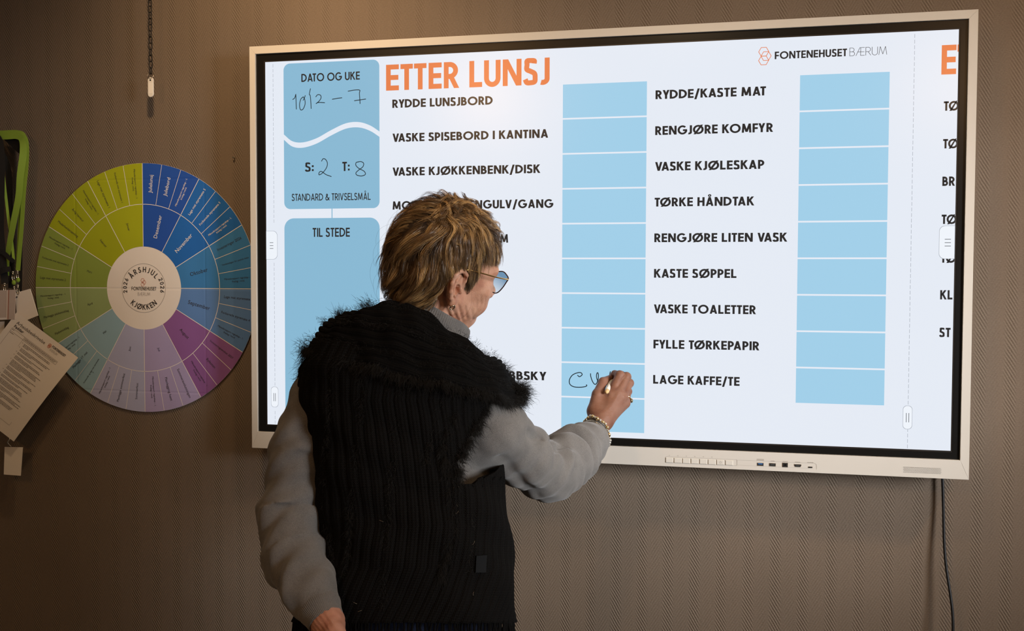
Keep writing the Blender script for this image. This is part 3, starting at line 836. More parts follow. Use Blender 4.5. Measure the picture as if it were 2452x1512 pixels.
# A4 sheet
tl, tr, brc, bl = wp(40, 748, .036), wp(187, 857, .036), wp(33, 1058, .022), None
ex = (tr-tl); ey = (brc-tr); bl = tl+ey
sheet_n = 12; v, f = [], []
nrm = np.cross(ex, ey); nrm /= np.linalg.norm(nrm)
if nrm[1] > 0: nrm = -nrm
def sh(u, v_, off=0.):
    return tl+ex*u+ey*v_+nrm*(.006*math.sin(PI*v_)*u+off)
for th in (0, -.0006):
    for j in range(sheet_n+1):
        for i in range(sheet_n+1): v.append(sh(i/sheet_n, j/sheet_n, th))
n1 = (sheet_n+1)**2
for j in range(sheet_n):
    for i in range(sheet_n):
        a = j*(sheet_n+1)+i
        f += [(a, a+sheet_n+1, a+sheet_n+2, a+1), (n1+a, n1+a+1, n1+a+sheet_n+2, n1+a+sheet_n+1)]
sheet = tag(mk('paper_sheet', v, f, m_paper), 'white printed sheet hanging tilted over the lower left of the wheel', 'paper')
class SheetMB(MB):
    def place(s, name, mats):
        # flat coordinates: x = u in metres from the left edge, z = minus distance from the top edge
        W_, H_ = np.linalg.norm(ex), np.linalg.norm(ey)
        s.v = [tuple(sh(x/W_, -z/H_, .0005)) for x, y, z in s.v]
        return s.obj(name, mats, sheet)
mb = SheetMB()
small_text(mb, 'Arbeidsbeskrivelse', .0195, -.0225, .0140, 0, align='LEFT'); small_text(mb, 'Fadder', .0195, -.0355, .0125, 0, align='LEFT', bold=.018)
mb.add(*_h(.1405, -.0188, .0042, .0012, 0, 0), 2); mb.add(*_h(.1425, -.0215, .0042, .0012, 0, 0), 2); mb.add(*_h(.1405, -.0245, .0042, .0012, 0, 0), 2)
put_text(mb, 'FONTENEHUSET', .149, -.0215, .0075, 0, .048, .2); put_text(mb, 'BÆRUM', .149, -.0320, .0070, 0, .027, .06, m=1)
def ln(a, b, wd=.0006): ribbon(mb, [a, b], wd, 0, 1)
for q in (((.018, -.0440), (.190, -.0440)), ((.018, -.0440), (.018, -.279)), ((.190, -.0440), (.190, -.279)), ((.066, -.0440), (.066, -.279)), ((.018, -.0535), (.066, -.0535)), ((.018, -.279), (.190, -.279)), ((.066, -.0545), (.190, -.0545))): ln(*q)
rs = random.Random(3)
def scribble(x, z, wd):
    q = x
    while q < x+wd:
        l = rs.uniform(.002, .008); l = min(l, x+wd-q)
        mb.add([(q, 0, z), (q+l, 0, z), (q+l, 0, z+.0016), (q, 0, z+.0016)], [(0, 1, 2, 3)], 1); q += l+.0011
scribble(.020, -.0480, .008); scribble(.020, -.0585, .014); scribble(.068, -.0480, .120); scribble(.068, -.0515, .115)
z = -.0620
for nl_ in (3, 3, 2, 3, 5, 3, 3, 2, 4, 3, 4, 4):
    scribble(.0705, z, .0022)
    for i in range(nl_):
        scribble(.0775, z, rs.uniform(.085, .108) if i < nl_-1 else rs.uniform(.02, .07)); z -= .0037
    z -= .0040
    if z < -.272: break
mb.place('printed_text', [m_pink, m_pgrey, m_pora])
# ------------------------------------------------------------------ bodies from smooth distance fields
def smin(a, b, k):
    h = np.clip(.5+.5*(b-a)/k, 0, 1)
    return b*(1-h)+a*h-k*h*(1-h)
def smax(a, b, k): return -smin(-a, -b, k)
def cone(P, a, b, ra, rb):
    a = np.asarray(a, float); b = np.asarray(b, float); ab = b-a
    t = np.clip(((P-a)@ab)/(ab@ab+1e-12), 0, 1)
    return np.linalg.norm(P-(a+t[..., None]*ab), axis=-1)-(ra+(rb-ra)*t)
def ball(P, c, r): return np.linalg.norm(P-np.asarray(c, float), axis=-1)-r
def ellip(P, c, r, R=None):
    q = P-np.asarray(c, float)
    if R is not None: q = q@np.asarray(R, float)     # columns of R are the axes
    r = np.asarray(r, float)
    k0 = np.linalg.norm(q/r, axis=-1); k1 = np.linalg.norm(q/r**2, axis=-1)
    return k0*(k0-1)/np.maximum(k1, 1e-9)
def chain_sdf(P, pts, rad, k):
    d = None
    for i in range(len(pts)-1):
        e = cone(P, pts[i], pts[i+1], rad[i], rad[i+1])
        d = e if d is None else smin(d, e, k)
    return d
def nets(fn, lo, hi, h):
    """surface of fn = 0 on a grid (naive surface nets)"""
    lo = np.asarray(lo, float); hi = np.asarray(hi, float)
    n = np.ceil((hi-lo)/h).astype(int)+1
    ax = [lo[i]+h*np.arange(n[i]) for i in range(3)]
    D = np.empty(n, np.float32)
    step = max(1, int(4e5//(n[1]*n[2])))
    for i in range(0, n[0], step):
        g = np.stack(np.meshgrid(ax[0][i:i+step], ax[1], ax[2], indexing='ij'), -1)
        D[i:i+step] = fn(g)
    S = D < 0
    acc = np.zeros(tuple(n-1)+(3,), np.float32); cnt = np.zeros(tuple(n-1), np.float32)
    for axis in range(3):
        o1 = [slice(None)]*3; o2 = [slice(None)]*3
        o1[axis] = slice(0, -1); o2[axis] = slice(1, None)
        a, b = D[tuple(o1)], D[tuple(o2)]
        cr = (a < 0) != (b < 0)
        t = np.where(cr, a/np.where(cr, a-b, 1), 0)
        oth = [k for k in range(3) if k != axis]
        for du in (0, 1):
            for dv in (0, 1):
                sl = [slice(None)]*3
                sl[oth[0]] = slice(du, du+n[oth[0]]-1); sl[oth[1]] = slice(dv, dv+n[oth[1]]-1)
                c = cr[tuple(sl)]; tt = t[tuple(sl)]
                acc[..., axis] += np.where(c, tt, 0)
                acc[..., oth[0]] += np.where(c, du, 0)
                acc[..., oth[1]] += np.where(c, dv, 0)
                cnt += c
    act = cnt > 0
    idx = -np.ones(act.shape, np.int64); idx[act] = np.arange(act.sum())
    cell = np.argwhere(act)
    V = lo+h*(cell+acc[act]/cnt[act][:, None])
    F = []
    for axis in range(3):
        o1 = [slice(None)]*3; o2 = [slice(None)]*3
        o1[axis] = slice(0, -1); o2[axis] = slice(1, None)
        s1, s2 = S[tuple(o1)], S[tuple(o2)]
        cr = s1 != s2
        u, v_ = (axis+1) % 3, (axis+2) % 3
        inner = [slice(None)]*3; inner[u] = slice(1, -1); inner[v_] = slice(1, -1)
        m = np.zeros_like(cr); m[tuple(inner)] = cr[tuple(inner)]
        E = np.argwhere(m)
        eu = np.zeros(3, int); eu[u] = 1; ev = np.zeros(3, int); ev[v_] = 1
        q = [E, E-eu, E-eu-ev, E-ev]
        q = [idx[p[:, 0], p[:, 1], p[:, 2]] for p in q]
        Q = np.stack(q, 1)
        flip = ~s1[m]
        Q[flip] = Q[flip][:, ::-1]
        F.append(Q)
    F = np.vstack(F); F = F[(F >= 0).all(1)]
    return V, F
def relax(V, F, it=2, lam=.5):
    """laplacian smoothing"""
    n = len(V)
    e = np.vstack([F[:, [0, 1]], F[:, [1, 2]], F[:, [2, 3]], F[:, [3, 0]]])
    for _ in range(it):
        s = np.zeros_like(V); c = np.zeros(n)
        for k in range(3):
            s[:, k] = np.bincount(e[:, 0], V[e[:, 1], k], n)+np.bincount(e[:, 1], V[e[:, 0], k], n)
        c = np.bincount(e[:, 0], minlength=n)+np.bincount(e[:, 1], minlength=n)
        V = V+lam*(s/np.maximum(c, 1)[:, None]-V)
    return V
def grad(fn, P, e=.0008):
    g = np.stack([fn(P+np.eye(3)[i]*e)-fn(P-np.eye(3)[i]*e) for i in range(3)], -1)
    return g/(np.linalg.norm(g, axis=-1)[..., None]+1e-9)
def merge(*VF):
    v, f, o = [], [], 0
    for V, F in VF:
        v.append(V); f.append(F+o); o += len(V)
    return np.vstack(v), np.vstack(f)
# ------------------------------------------------------------------ the person
person = root('person', 'person in black knitted vest and grey sweater writing on the display with a pen', 'person')
FH = np.array([FW[0], FW[1], 0]); FH /= np.linalg.norm(FH)       # horizontal view direction
RH = np.array([FH[1], -FH[0], 0])                                 # to the right of it
UZ = np.array([0, 0, 1.])
# head frame: axes forward / left / up
TH, PT, RL = math.radians(38), math.radians(5), math.radians(19)
HF0 = RH*math.cos(TH)+FH*math.sin(TH)
HF = HF0*math.cos(PT)-UZ*math.sin(PT)
HL = np.cross(UZ, HF0)
HU = np.cross(HF, HL)
HL, HU = HL*math.cos(RL)+HU*math.sin(RL), HU*math.cos(RL)-HL*math.sin(RL)   # leaning towards the right shoulder
HM = np.stack([HF, HL, HU], 1)                # columns
EAR_L = np.array([-.016, -.073, -.043])
HC = at(1090, 687, 1.865)-HM@EAR_L
def h2w(p): return HC+np.asarray(p, float)@HM.T
def w2h(P): return (P-HC)@HM
NECK0 = h2w((-.022, 0, -.075))
NECKB = at(1022, 850, 1.95)

ca, sa = math.cos(.14), math.sin(.14)
def head_sdf(P):
    q = w2h(P)
    qs = q.copy(); qs[..., 1] = np.abs(qs[..., 1])             # mirror left/right
    d = ellip(q, (-.008, 0, .000), (.093, .0745, .091))
    d = smin(d, ellip(q, (.030, 0, -.006), (.061, .062, .062)), .02)
    d = smin(d, ellip(q, (.042, 0, -.055), (.052, .056, .066)), .025)      # face block
    d = smin(d, cone(qs, (.004, .050, -.078), (.070, .018, -.117), .0185, .0165), .022)   # jaw
    d = smin(d, ball(q, (.081, 0, -.119), .0175), .016)                      # chin
    d = smin(d, ball(q, (.048, 0, -.112), .020), .02)                        # under chin
    d = smin(d, ball(qs, (.064, .040, -.052), .0235), .02)                   # cheek bones
    d = smin(d, ellip(qs, (.066, .034, -.085), (.025, .019, .020)), .018)    # cheek fold
    d = smin(d, cone(qs, (.088, .010, -.012), (.075, .048, -.012), .012, .011), .016)  # brow
    d = smax(d, -ball(qs, (.104, .031, -.031), .0155), .012)                 # eye hollow
    d = smin(d, ball(qs, (.0785, .031, -.030), .0135), .003)                 # eye ball and lids
    d = smin(d, cone(q, (.093, 0, -.022), (.118, 0, -.064), .0075, .0095), .010)   # nose
    d = smin(d, ball(q, (.119, 0, -.066), .0100), .006)
    d = smin(d, ellip(qs, (.106, .0120, -.070), (.0125, .0075, .0080)), .006)      # wings
    d = smax(d, -ellip(qs, (.112, .0065, -.0775), (.0055, .0032, .004)), .002)     # nostrils
    d = smin(d, ellip(q, (.093, 0, -.093), (.016, .026, .016)), .012)        # muzzle
    d = smin(d, ellip(q, (.102, 0, -.0925), (.0085, .019, .0045)), .004)     # upper lip
    d = smin(d, ellip(q, (.100, 0, -.1015), (.0085, .017, .0050)), .004)     # lower lip
    d = smax(d, -ellip(q, (.112, 0, -.0970), (.0100, .022, .0011)), .002)    # mouth line
    # neck
    n = cone(P, NECK0, NECKB, .051, .056)
    d = smin(d, n, .022)
    d = smin(d, cone(q, (.030, 0, -.110), w_front, .020, .030), .025)        # throat
    # neck cords and folds, laugh lines
    for a, b, rr_, am in NECKF:
        c = cone(q, a, b, 0, 0)
        d = d+am*np.exp(-c**2/(2*rr_**2))
    return d
def ear_sdf(P):
    q = w2h(P); qs = q.copy(); qs[..., 1] = np.abs(qs[..., 1])
    e = (qs-np.array([EAR_L[0], .0735, EAR_L[2]]))
    bx = -(e[..., 0]*ca)+e[..., 1]*sa              # backwards along the flaring ear
    by = e[..., 0]*sa+e[..., 1]*ca                 # out of the ear plane
    E = np.stack([bx, by, e[..., 2]], -1)
    pl = ellip(E, (.005, .003, .004), (.017, .0042, .028))
    root_ = ellip(E, (.002, -.004, -.002), (.013, .010, .024))
    rim_ = chain_sdf(E, [(-.010, .004, .002), (-.012, .007, .014), (-.009, .010, .026), (.000, .0115, .0335), (.0110, .0120, .0335), (.0190, .0120, .025), (.0205, .0115, .010), (.0175, .0100, -.006), (.0105, .0080, -.019), (.003, .005, -.027)],
                     [.0026, .0034, .0038, .0040, .0041, .0040, .0038, .0036, .0036, .0048], .003)
    anti = chain_sdf(E, [(.002, .0060, .021), (.0095, .0085, .013), (.0115, .0085, .002), (.0085, .0080, -.010), (.001, .0070, -.0165)], [.0018, .0026, .0028, .0027, .0026], .002)
    trag = ellip(E, (-.0095, .0060, -.006), (.0036, .0050, .0058))
    lobe = ellip(E, (.000, .0050, -.029), (.0085, .0046, .0092))
    d = smin(pl, root_, .004)
    d = smax(d, -ellip(E, (.0005, .0085, -.003), (.0082, .0105, .0098)), .0015)      # concha
    d = smax(d, -ellip(E, (-.0030, .0070, -.004), (.0040, .0140, .0045)), .0015)     # canal
    d = smin(d, rim_, .0022); d = smin(d, anti, .0018); d = smin(d, trag, .0025); d = smin(d, lobe, .005)
    d = smax(d, -ellip(E, (-.0040, .0105, .0185), (.0062, .0060, .0068)), .0015)     # hollow under the fold
    d = smax(d, -cone(E, (.0155, .0140, .018), (.0150, .0130, .000), .0026, .0022), .0015)
    return d
w_front = w2h(at(1085, 830, 1.98))
# folds: grooves (positive) and cords (negative) in head space on the right side
# neck cords and folds: lines drawn on the skin itself
NECKF = []
def on_skin(px, py):
    d = 1.70
    for _ in range(80): d += .9*float(head_sdf(at(px, py, d)[None])[0])
    return w2h(at(px, py, d))
LINES = [([(1058, 716), (1072, 748), (1092, 774)], .0026, .0030), ([(1078, 733), (1090, 757), (1104, 782)], .0022, .0024), ([(1096, 728), (1103, 754), (1112, 784)], .0020, .0022),
         ([(1114, 735), (1117, 760), (1122, 788)], .0020, .0020), ([(1068, 722), (1082, 752), (1098, 778)], .0030, -.0018), ([(1087, 730), (1097, 756), (1108, 784)], .0028, -.0015),
         ([(1150, 708), (1152, 728), (1142, 748)], .0018, .0009), ([(1162, 712), (1161, 734), (1150, 752)], .0018, .0009), ([(1128, 742), (1132, 764), (1129, 786)], .0018, .0009), ([(1141, 722), (1142, 742), (1134, 758)], .0016, .0007)]
PF = []
for pts, rr_, am in LINES:
    P3 = [on_skin(*p) for p in pts]
    PF += [(P3[i], P3[i+1], rr_, am) for i in range(len(P3)-1)]
NECKF = PF
hb = [h2w(p) for p in ((-.11, -.10, -.20), (.14, .10, .11), (-.11, .10, .11), (.14, -.10, -.20), (.14, .1, -.2), (-.11, -.1, .11), (.14, -.1, .11), (-.11, .1, -.2))]
lo = np.min(hb, 0); hi = np.max(hb, 0)
Vh, Fh = nets(head_sdf, lo, hi, .0017)
Vh = relax(Vh, Fh, 1, .5)
ears = []
for sgn in (-1, 1):
    ep = h2w(np.array([[EAR_L[0]+i*.034, sgn*(.079+j*.021), EAR_L[2]+.001+k*.044] for i in (-1, 1) for j in (-1, 1) for k in (-1, 1)]))
    Ve, Fe = nets(ear_sdf, ep.min(0), ep.max(0), .00095 if sgn < 0 else .0016)
    ears.append((relax(Ve, Fe, 1, .4), Fe))
Vh, Fh = merge((Vh, Fh), *ears)

# right hand (pen grip), points given in the hand's own reach between wrist and screen
def A(px, py, d): return at(px, py, d)
DS = 2.405                                           # optical depth of the glass near the pen tip
RW0, RW = A(1405, 1062, DS-.150), A(1438, 1014, DS-.112)
mcp = [A(1462, 946, DS-.082), A(1478, 945, DS-.083), A(1491, 951, DS-.076), A(1497, 966, DS-.064)]
pip = [A(1484, 899, DS-.060), A(1500, 903, DS-.052), A(1507, 918, DS-.046), A(1504, 938, DS-.040)]
dip = [A(1472, 896, DS-.040), A(1488, 898, DS-.030), A(1500, 912, DS-.024), A(1503, 930, DS-.020)]
tip = [A(1464, 902, DS-.024), A(1474, 908, DS-.014), A(1490, 922, DS-.008), A(1497, 938, DS-.0075)]
rad = [(.0108, .0096, .0080, .0066), (.0108, .0098, .0082, .0068), (.0102, .0092, .0078, .0066), (.0094, .0080, .0068, .0058)]
th = [A(1424, 985, DS-.100), A(1431, 945, DS-.086), A(1444, 915, DS-.060), A(1461, 907, DS-.034)]
pen_tip, pen_end = A(1470, 897, DS-.0015), A(1452, 941, DS-.108)
def rhand_sdf(P):
    d = cone(P, RW0, RW, .0265, .0235)
    for i in range(4):
        o = [.000, .004, .004, -.002][i]
        base = RW+(mcp[i]-RW)*.15
        c = cone(P, base, mcp[i], [.019, .019, .018, .017][i], [.0128, .0130, .0124, .0118][i])
        d = smin(d, c, .012)
    d = smin(d, chain_sdf(P, [th[0]*.5+RW*.5, th[0], th[1], ], [.018, .0165, .0128], .006), .014)
    fing = None
    for i in range(4):
        f = chain_sdf(P, [mcp[i], pip[i], dip[i], tip[i]], rad[i], .0035)
        for j, p in ((1, pip[i]),): f = smin(f, ball(P, p, rad[i][1]+.0008), .003)
        fing = f if fing is None else smin(fing, f, .0018)
    d = smin(d, fing, .005)
    t = chain_sdf(P, [th[1], th[2], th[3]], [.0118, .0100, .0080], .004)
    d = smin(d, t, .004)
    # tendons, veins and the furrows between them on the back of the hand
    for i in range(4):
        a = RW+(mcp[i]-RW)*.25-FW*.017; b = mcp[i]-FW*.0125
        c = cone(P, a, b, .0022, .0028); d = smin(d, c, .006)
    for (a, b) in ((A(1449, 985, DS-.125), A(1470, 958, DS-.099)), (A(1470, 990, DS-.118), A(1478, 965, DS-.098))):
        c = cone(P, a, b, .002, .002); d = d-.0008*np.exp(-np.clip(c, 0, None)**2/(2*.003**2))
    d = d+.00035*np.sin(P[..., 2]*900+P[..., 0]*300)*np.clip(1-np.abs(np.linalg.norm(P-mcp[1], axis=-1))/.03, 0, 1)
    return d
allp = np.array([RW0, RW]+mcp+pip+dip+tip+th)
Vr, Fr = nets(rhand_sdf, allp.min(0)-.035, allp.max(0)+.03, .00125)
Vr = relax(Vr, Fr, 1, .5)

# left hand, hanging, mostly below the frame
LW0, LW = A(752, 1425, 1.800), A(784, 1490, 1.770)
lm = [A(818, 1562, 1.735), A(803, 1572, 1.750), A(788, 1576, 1.768), A(776, 1572, 1.785)]
lp = [A(826, 1612, 1.735), A(811, 1628, 1.748), A(795, 1630, 1.768), A(782, 1616, 1.788)]
ld = [A(822, 1642, 1.745), A(808, 1660, 1.760), A(793, 1660, 1.780), A(781, 1642, 1.798)]
lt = [A(813, 1662, 1.757), A(800, 1680, 1.774), A(787, 1680, 1.794), A(777, 1660, 1.808)]
lth = [A(800, 1512, 1.742), A(826, 1548, 1.722), A(842, 1592, 1.722), A(846, 1624, 1.730)]
def lhand_sdf(P):
    d = cone(P, LW0, LW, .026, .0245)
    for i in range(4):
        d = smin(d, cone(P, LW, lm[i], .0225, .0122), .012)
        f = chain_sdf(P, [lm[i], lp[i], ld[i], lt[i]], (.0112, .0094, .0080, .0066), .003)
        d = smin(d, f, .004)
    d = smin(d, chain_sdf(P, [LW*.6+lth[0]*.4, lth[0], lth[1]], [.020, .0165, .0125], .006), .012)
    d = smin(d, chain_sdf(P, lth[1:], [.0118, .0098, .0078], .003), .004)
    d = smin(d, cone(P, A(770, 1478, 1.752), A(806, 1550, 1.730), .0024, .0024), .006)
    d = smin(d, cone(P, A(790, 1478, 1.747), A(822, 1548, 1.718), .0024, .0024), .006)
    d = d+.0005*np.sin(P[..., 2]*700+P[..., 0]*500)
    return d
allp = np.array([LW0, LW]+lm+lp+ld+lt+lth)
Vl, Fl = nets(lhand_sdf, allp.min(0)-.03, allp.max(0)+.03, .0018)
Vl = relax(Vl, Fl, 1, .5)

# torso, arms and legs under the clothes; sleeve axes first
RS = [A(1105, 985, 1.930), A(1175, 1030, 1.935), A(1250, 1092, 2.000), A(1316, 1134, 2.075), A(1362, 1100, 2.150), A(1405, 1062, 2.235), A(1428, 1031, 2.275)]
RR = [.062, .060, .055, .0530, .0500, .0400, .0300]
LS = [A(800, 930, 1.955), A(766, 960, 1.955), A(724, 1080, 1.945), A(697, 1225, 1.920), A(705, 1330, 1.875), A(738, 1408, 1.820), A(768, 1462, 1.785)]
LR = [.050, .052, .0545, .0545, .0525, .0440, .0345]
SR, ER = A(1160, 1000, 1.93), A(1318, 1128, 2.075)
SL, EL = A(775, 950, 1.93), A(690, 1250, 1.880)
PEL = A(985, 1500, 1.945)
hipL, hipR = A(900, 1560, 1.945), A(1085, 1560, 1.955)
kneeL, kneeR = np.array([hipL[0]+.01, hipL[1]+.02, .47]), np.array([hipR[0]+.01, hipR[1]+.05, .47])
ankL, ankR = np.array([kneeL[0], kneeL[1]-.04, .085]), np.array([kneeR[0]+.01, kneeR[1]-.03, .085])
TB = np.stack([RH, FH, UZ], 1)
def core_sdf(P):
    d = ellip(P, A(975, 1010, 1.95), (.145, .085, .20), TB)
    d = smin(d, ellip(P, A(985, 1330, 1.945), (.130, .090, .20), TB), .06)
    d = smin(d, ellip(P, PEL, (.150, .10, .12), TB), .05)
    d = smin(d, cone(P, A(970, 900, 1.955), NECKB, .07, .062), .04)
    d = smin(d, chain_sdf(P, [A(930, 940, 1.95)]+LS[1:]+[LW], [.06, .036, .036, .034, .034, .028, .024, .023], .02), .015)
    d = smin(d, chain_sdf(P, [A(1060, 960, 1.94)]+RS[1:]+[RW], [.06, .042, .040, .036, .034, .027, .022, .022], .02), .015)
    for h_, k_, a_ in ((hipL, kneeL, ankL), (hipR, kneeR, ankR)):
        d = smin(d, chain_sdf(P, [h_, k_, a_, a_+np.array([.0, .10, -.05])], [.088, .062, .046, .034], .02), .03)
    return d+.010
Vc, Fc = nets(core_sdf, np.array([A(600, 700, 1.9)[0]-.05, 1.7-2.4-.25, .02]), np.array([A(1500, 700, 2.3)[0]+.05, .0, 1.5]), .012)

m_skin = pm('weathered skin', (.50, .27, .175), .5, spec=.4, sss=.12)
n_ = NT(m_skin)
g_ = n_.n('ShaderNodeNewGeometry')
t1 = n_.n('ShaderNodeTexNoise'); t1.inputs['Scale'].default_value = 38.; t1.inputs['Detail'].default_value = 4.; n_.l(g_.outputs['Position'], t1.inputs['Vector'])
rc1 = n_.ramp(t1.outputs[0], [(.28, (.45, .20, .125)), (.5, (.59, .305, .195)), (.72, (.66, .375, .26))])
mxc = n_.n('ShaderNodeMix', data_type='RGBA', blend_type='MULTIPLY'); mxc.inputs[0].default_value = 1.
att = n_.n('ShaderNodeAttribute'); att.attribute_name = 'tone'
n_.l(rc1, mxc.inputs[6]); n_.l(att.outputs['Color'], mxc.inputs[7]); n_.l(mxc.outputs[2], n_.b.inputs['Base Color'])
t2 = n_.n('ShaderNodeTexNoise'); t2.inputs['Scale'].default_value = 420.; t2.inputs['Detail'].default_value = 3.; n_.l(g_.outputs['Position'], t2.inputs['Vector'])
t3 = n_.n('ShaderNodeTexVoronoi'); t3.inputs['Scale'].default_value = 620.; t3.feature = 'DISTANCE_TO_EDGE'
mp = n_.n('ShaderNodeMapping'); mp.inputs['Scale'].default_value = (1, 1, .5); n_.l(g_.outputs['Position'], mp.inputs[0]); n_.l(mp.outputs[0], t3.inputs['Vector'])
t4 = n_.n('ShaderNodeTexNoise'); t4.inputs['Scale'].default_value = 130.; t4.inputs['Detail'].default_value = 5.; t4.inputs['Distortion'].default_value = 1.2
mp4 = n_.n('ShaderNodeMapping'); mp4.inputs['Scale'].default_value = (.45, 1, 1.5); mp4.inputs['Rotation'].default_value = (0, .7, 0); n_.l(g_.outputs['Position'], mp4.inputs[0]); n_.l(mp4.outputs[0], t4.inputs['Vector'])
n_.bump(n_.math('ADD', n_.math('MULTIPLY_ADD', t4.outputs[0], 2.4, t2.outputs[0]), n_.math('MULTIPLY', n_.math('MINIMUM', t3.outputs[0], .15), 1.6)), .5, .0007)
V, F = merge((Vc, Fc), (Vh, Fh), (Vr, Fr), (Vl, Fl))
tan = np.ones((len(V), 4)); tan[:len(Vc), :3] = .72; tan[len(Vc)+len(Vh):, :3] = (.34, .295, .28); tan[len(Vc)+len(Vh)+len(Vr):, :3] = (.92, .86, .92)     # redder hands, right one browner; its shade is also put into the colour
body = mk('body', V, F, m_skin, person, vcol=tan)
# eyes
m_eye = pm('eye white', (.62, .58, .54), .15); m_iris = pm('iris', (.08, .09, .10), .1)
for sy in (-1, 1):
    e = MB().sphere(h2w((.0800, sy*.031, -.0305)), .0124, 16, 12).obj('eye', m_eye, body, True)
    MB().sphere(h2w((.0895, sy*.031, -.0335)), .0046, 12, 8).obj('iris', m_iris, e, True)
# ------------------------------------------------------------------ sweater
m_sweat = pm('heather grey jersey', (.20, .19, .18), .9, spec=.2)
n_ = NT(m_sweat); g_ = n_.n('ShaderNodeNewGeometry')
t1 = n_.n('ShaderNodeTexNoise'); t1.inputs['Scale'].default_value = 1300.; t1.inputs['Detail'].default_value = 3.; n_.l(g_.outputs['Position'], t1.inputs['Vector'])
t0 = n_.n('ShaderNodeTexNoise'); t0.inputs['Scale'].default_value = 30.; t0.inputs['Detail'].default_value = 2.; n_.l(g_.outputs['Position'], t0.inputs['Vector'])
n_.l(n_.ramp(n_.math('ADD', n_.math('MULTIPLY', t1.outputs[0], .8), n_.math('MULTIPLY', t0.outputs[0], .2)), [(.34, (.095, .090, .086)), (.66, (.232, .218, .204))]), n_.b.inputs['Base Color'])
n_.bump(t1.outputs[0], .6, .0009)
n_.b.inputs['Sheen Weight'].default_value = .25; n_.b.inputs['Sheen Roughness'].default_value = .5
def crease(P, d, a, b, r, am):
    c = cone(P, a, b, 0, 0)
    return d+am*np.exp(-c**2/(2*r**2))
def along_axis(P, pts):
    """distance along a bent axis and the angle round it"""
    best = np.full(P.shape[:-1], 9.); s = np.zeros(P.shape[:-1]); th_ = np.zeros(P.shape[:-1]); L0 = 0.
    for a, b in zip(pts[:-1], pts[1:]):
        ab = b-a; l = np.linalg.norm(ab); t = np.clip((P-a)@ab/l**2, 0, 1); r = P-(a+t[..., None]*ab); d = np.linalg.norm(r, axis=-1)
        m = d < best; best = np.where(m, d, best); s = np.where(m, L0+t*l, s)
        e = ab/l; u1 = np.cross(e, FH); u1 /= np.linalg.norm(u1); u2 = np.cross(e, u1)
        th_ = np.where(m, np.arctan2(r@u2, r@u1), th_); L0 += l
    return s, th_, L0
def folds(P, pts, lam, amp, skew, ph, env):
    s, a, L0 = along_axis(P, pts)
    w1 = np.sin(2*PI*(s/lam+skew*np.sin(a+ph))+1.1*np.sin(2*a+ph*2))
    w2 = np.sin(2*PI*(s/(lam*.61)-skew*1.3*np.sin(a+ph+1.9))+ph)
    k = np.interp(s/L0, env[0], env[1])
    return -amp*k*(np.sign(w1)*np.abs(w1)**1.3*(.6+.4*np.sin(a*1.0+s*40+ph))+.45*w2)
ROLLS = [(.745, .0085, .0120, .030, .4, 1.2), (.700, .0055, -.0120, .030, .4, 1.2), (.795, .0055, -.0100, .025, .4, 1.2), (.53, .0070, -.0140, .035, 1.5, 2.6), (.58, .0090, .0100, .035, 1.5, 2.6), (.48, .0090, .0080, .030, 1.5, 2.6), (.43, .0065, -.0080, .04, .8, 3.2)]
def sweater_sdf(P):
    d = ellip(P, A(965, 1030, 1.95), (.158, .098, .21), TB)
    d = smin(d, ellip(P, A(985, 1320, 1.945), (.150, .100, .22), TB), .06)
    d = smin(d, cone(P, A(975, 905, 1.95), NECKB, .080, .068), .04)
    r = chain_sdf(P, RS, RR, .03)
    l = chain_sdf(P, LS, LR, .03)
    # folds
    x, z = P[..., 0], P[..., 2]
    for a, b, rr_, am in RFOLD: r = crease(P, r, a, b, rr_, am)
    r = r+folds(P, RS, .058, .0040, .30, .6, ([0, .30, .50, .62, .80, .95, 1], [.2, .6, 1.1, 1.3, 1.4, .4, .1]))
    l = l+folds(P, LS, .088, .0044, .75, 2.2, ([0, .2, .45, .65, .85, .97, 1], [.2, .7, 1, 1.05, 1.0, .7, .2]))
    sr, ar, Lr = along_axis(P, RS)
    for f0, wdt, am, sw, a0, kk in ROLLS:
        x_ = sr-(f0+sw*np.sin(ar+a0))*Lr
        r = r-am*np.exp(-(x_/wdt)**2)*(.55+.45*np.sin(ar*1.0+kk))
    l = l+.0008*np.sin(z*62+x*38+2.2*np.sin(z*21))+.0008*np.sin(z*120-x*90)
    r = r+.0006*np.sin(x*75-z*48+1.5*np.sin(z*30))+.0006*np.sin(x*150+z*110)
    return smin(smin(d, r, .025), l, .012)
RFOLD = [(A(1262, 1040, 1.935), A(1330, 1082, 2.030), .006, .007), (A(1345, 1062, 2.07), A(1358, 1130, 2.085), .006, .007), (A(1330, 1068, 2.06), A(1326, 1110, 2.045), .005, .005),
         (A(1375, 1040, 2.14), A(1398, 1120, 2.17), .0055, .0075), (A(1392, 1032, 2.18), A(1412, 1096, 2.20), .005, .0060), (A(1365, 1046, 2.12), A(1378, 1100, 2.11), .009, -.0045), (A(1385, 1038, 2.16), A(1405, 1105, 2.17), .006, -.0045),
         (A(1200, 1090, 1.90), A(1275, 1180, 2.00), .007, .0035), (A(1290, 1180, 2.03), A(1345, 1160, 2.07), .006, .0035), (A(1165, 1000, 1.885), A(1190, 1090, 1.895), .006, .0022), (A(1240, 1000, 1.95), A(1290, 1120, 2.01), .012, -.003)]
RFOLD = [(a, b, r*1.3, m*1.9) for a, b, r, m in RFOLD]
LFOLD_K = (1.25, 1.6)
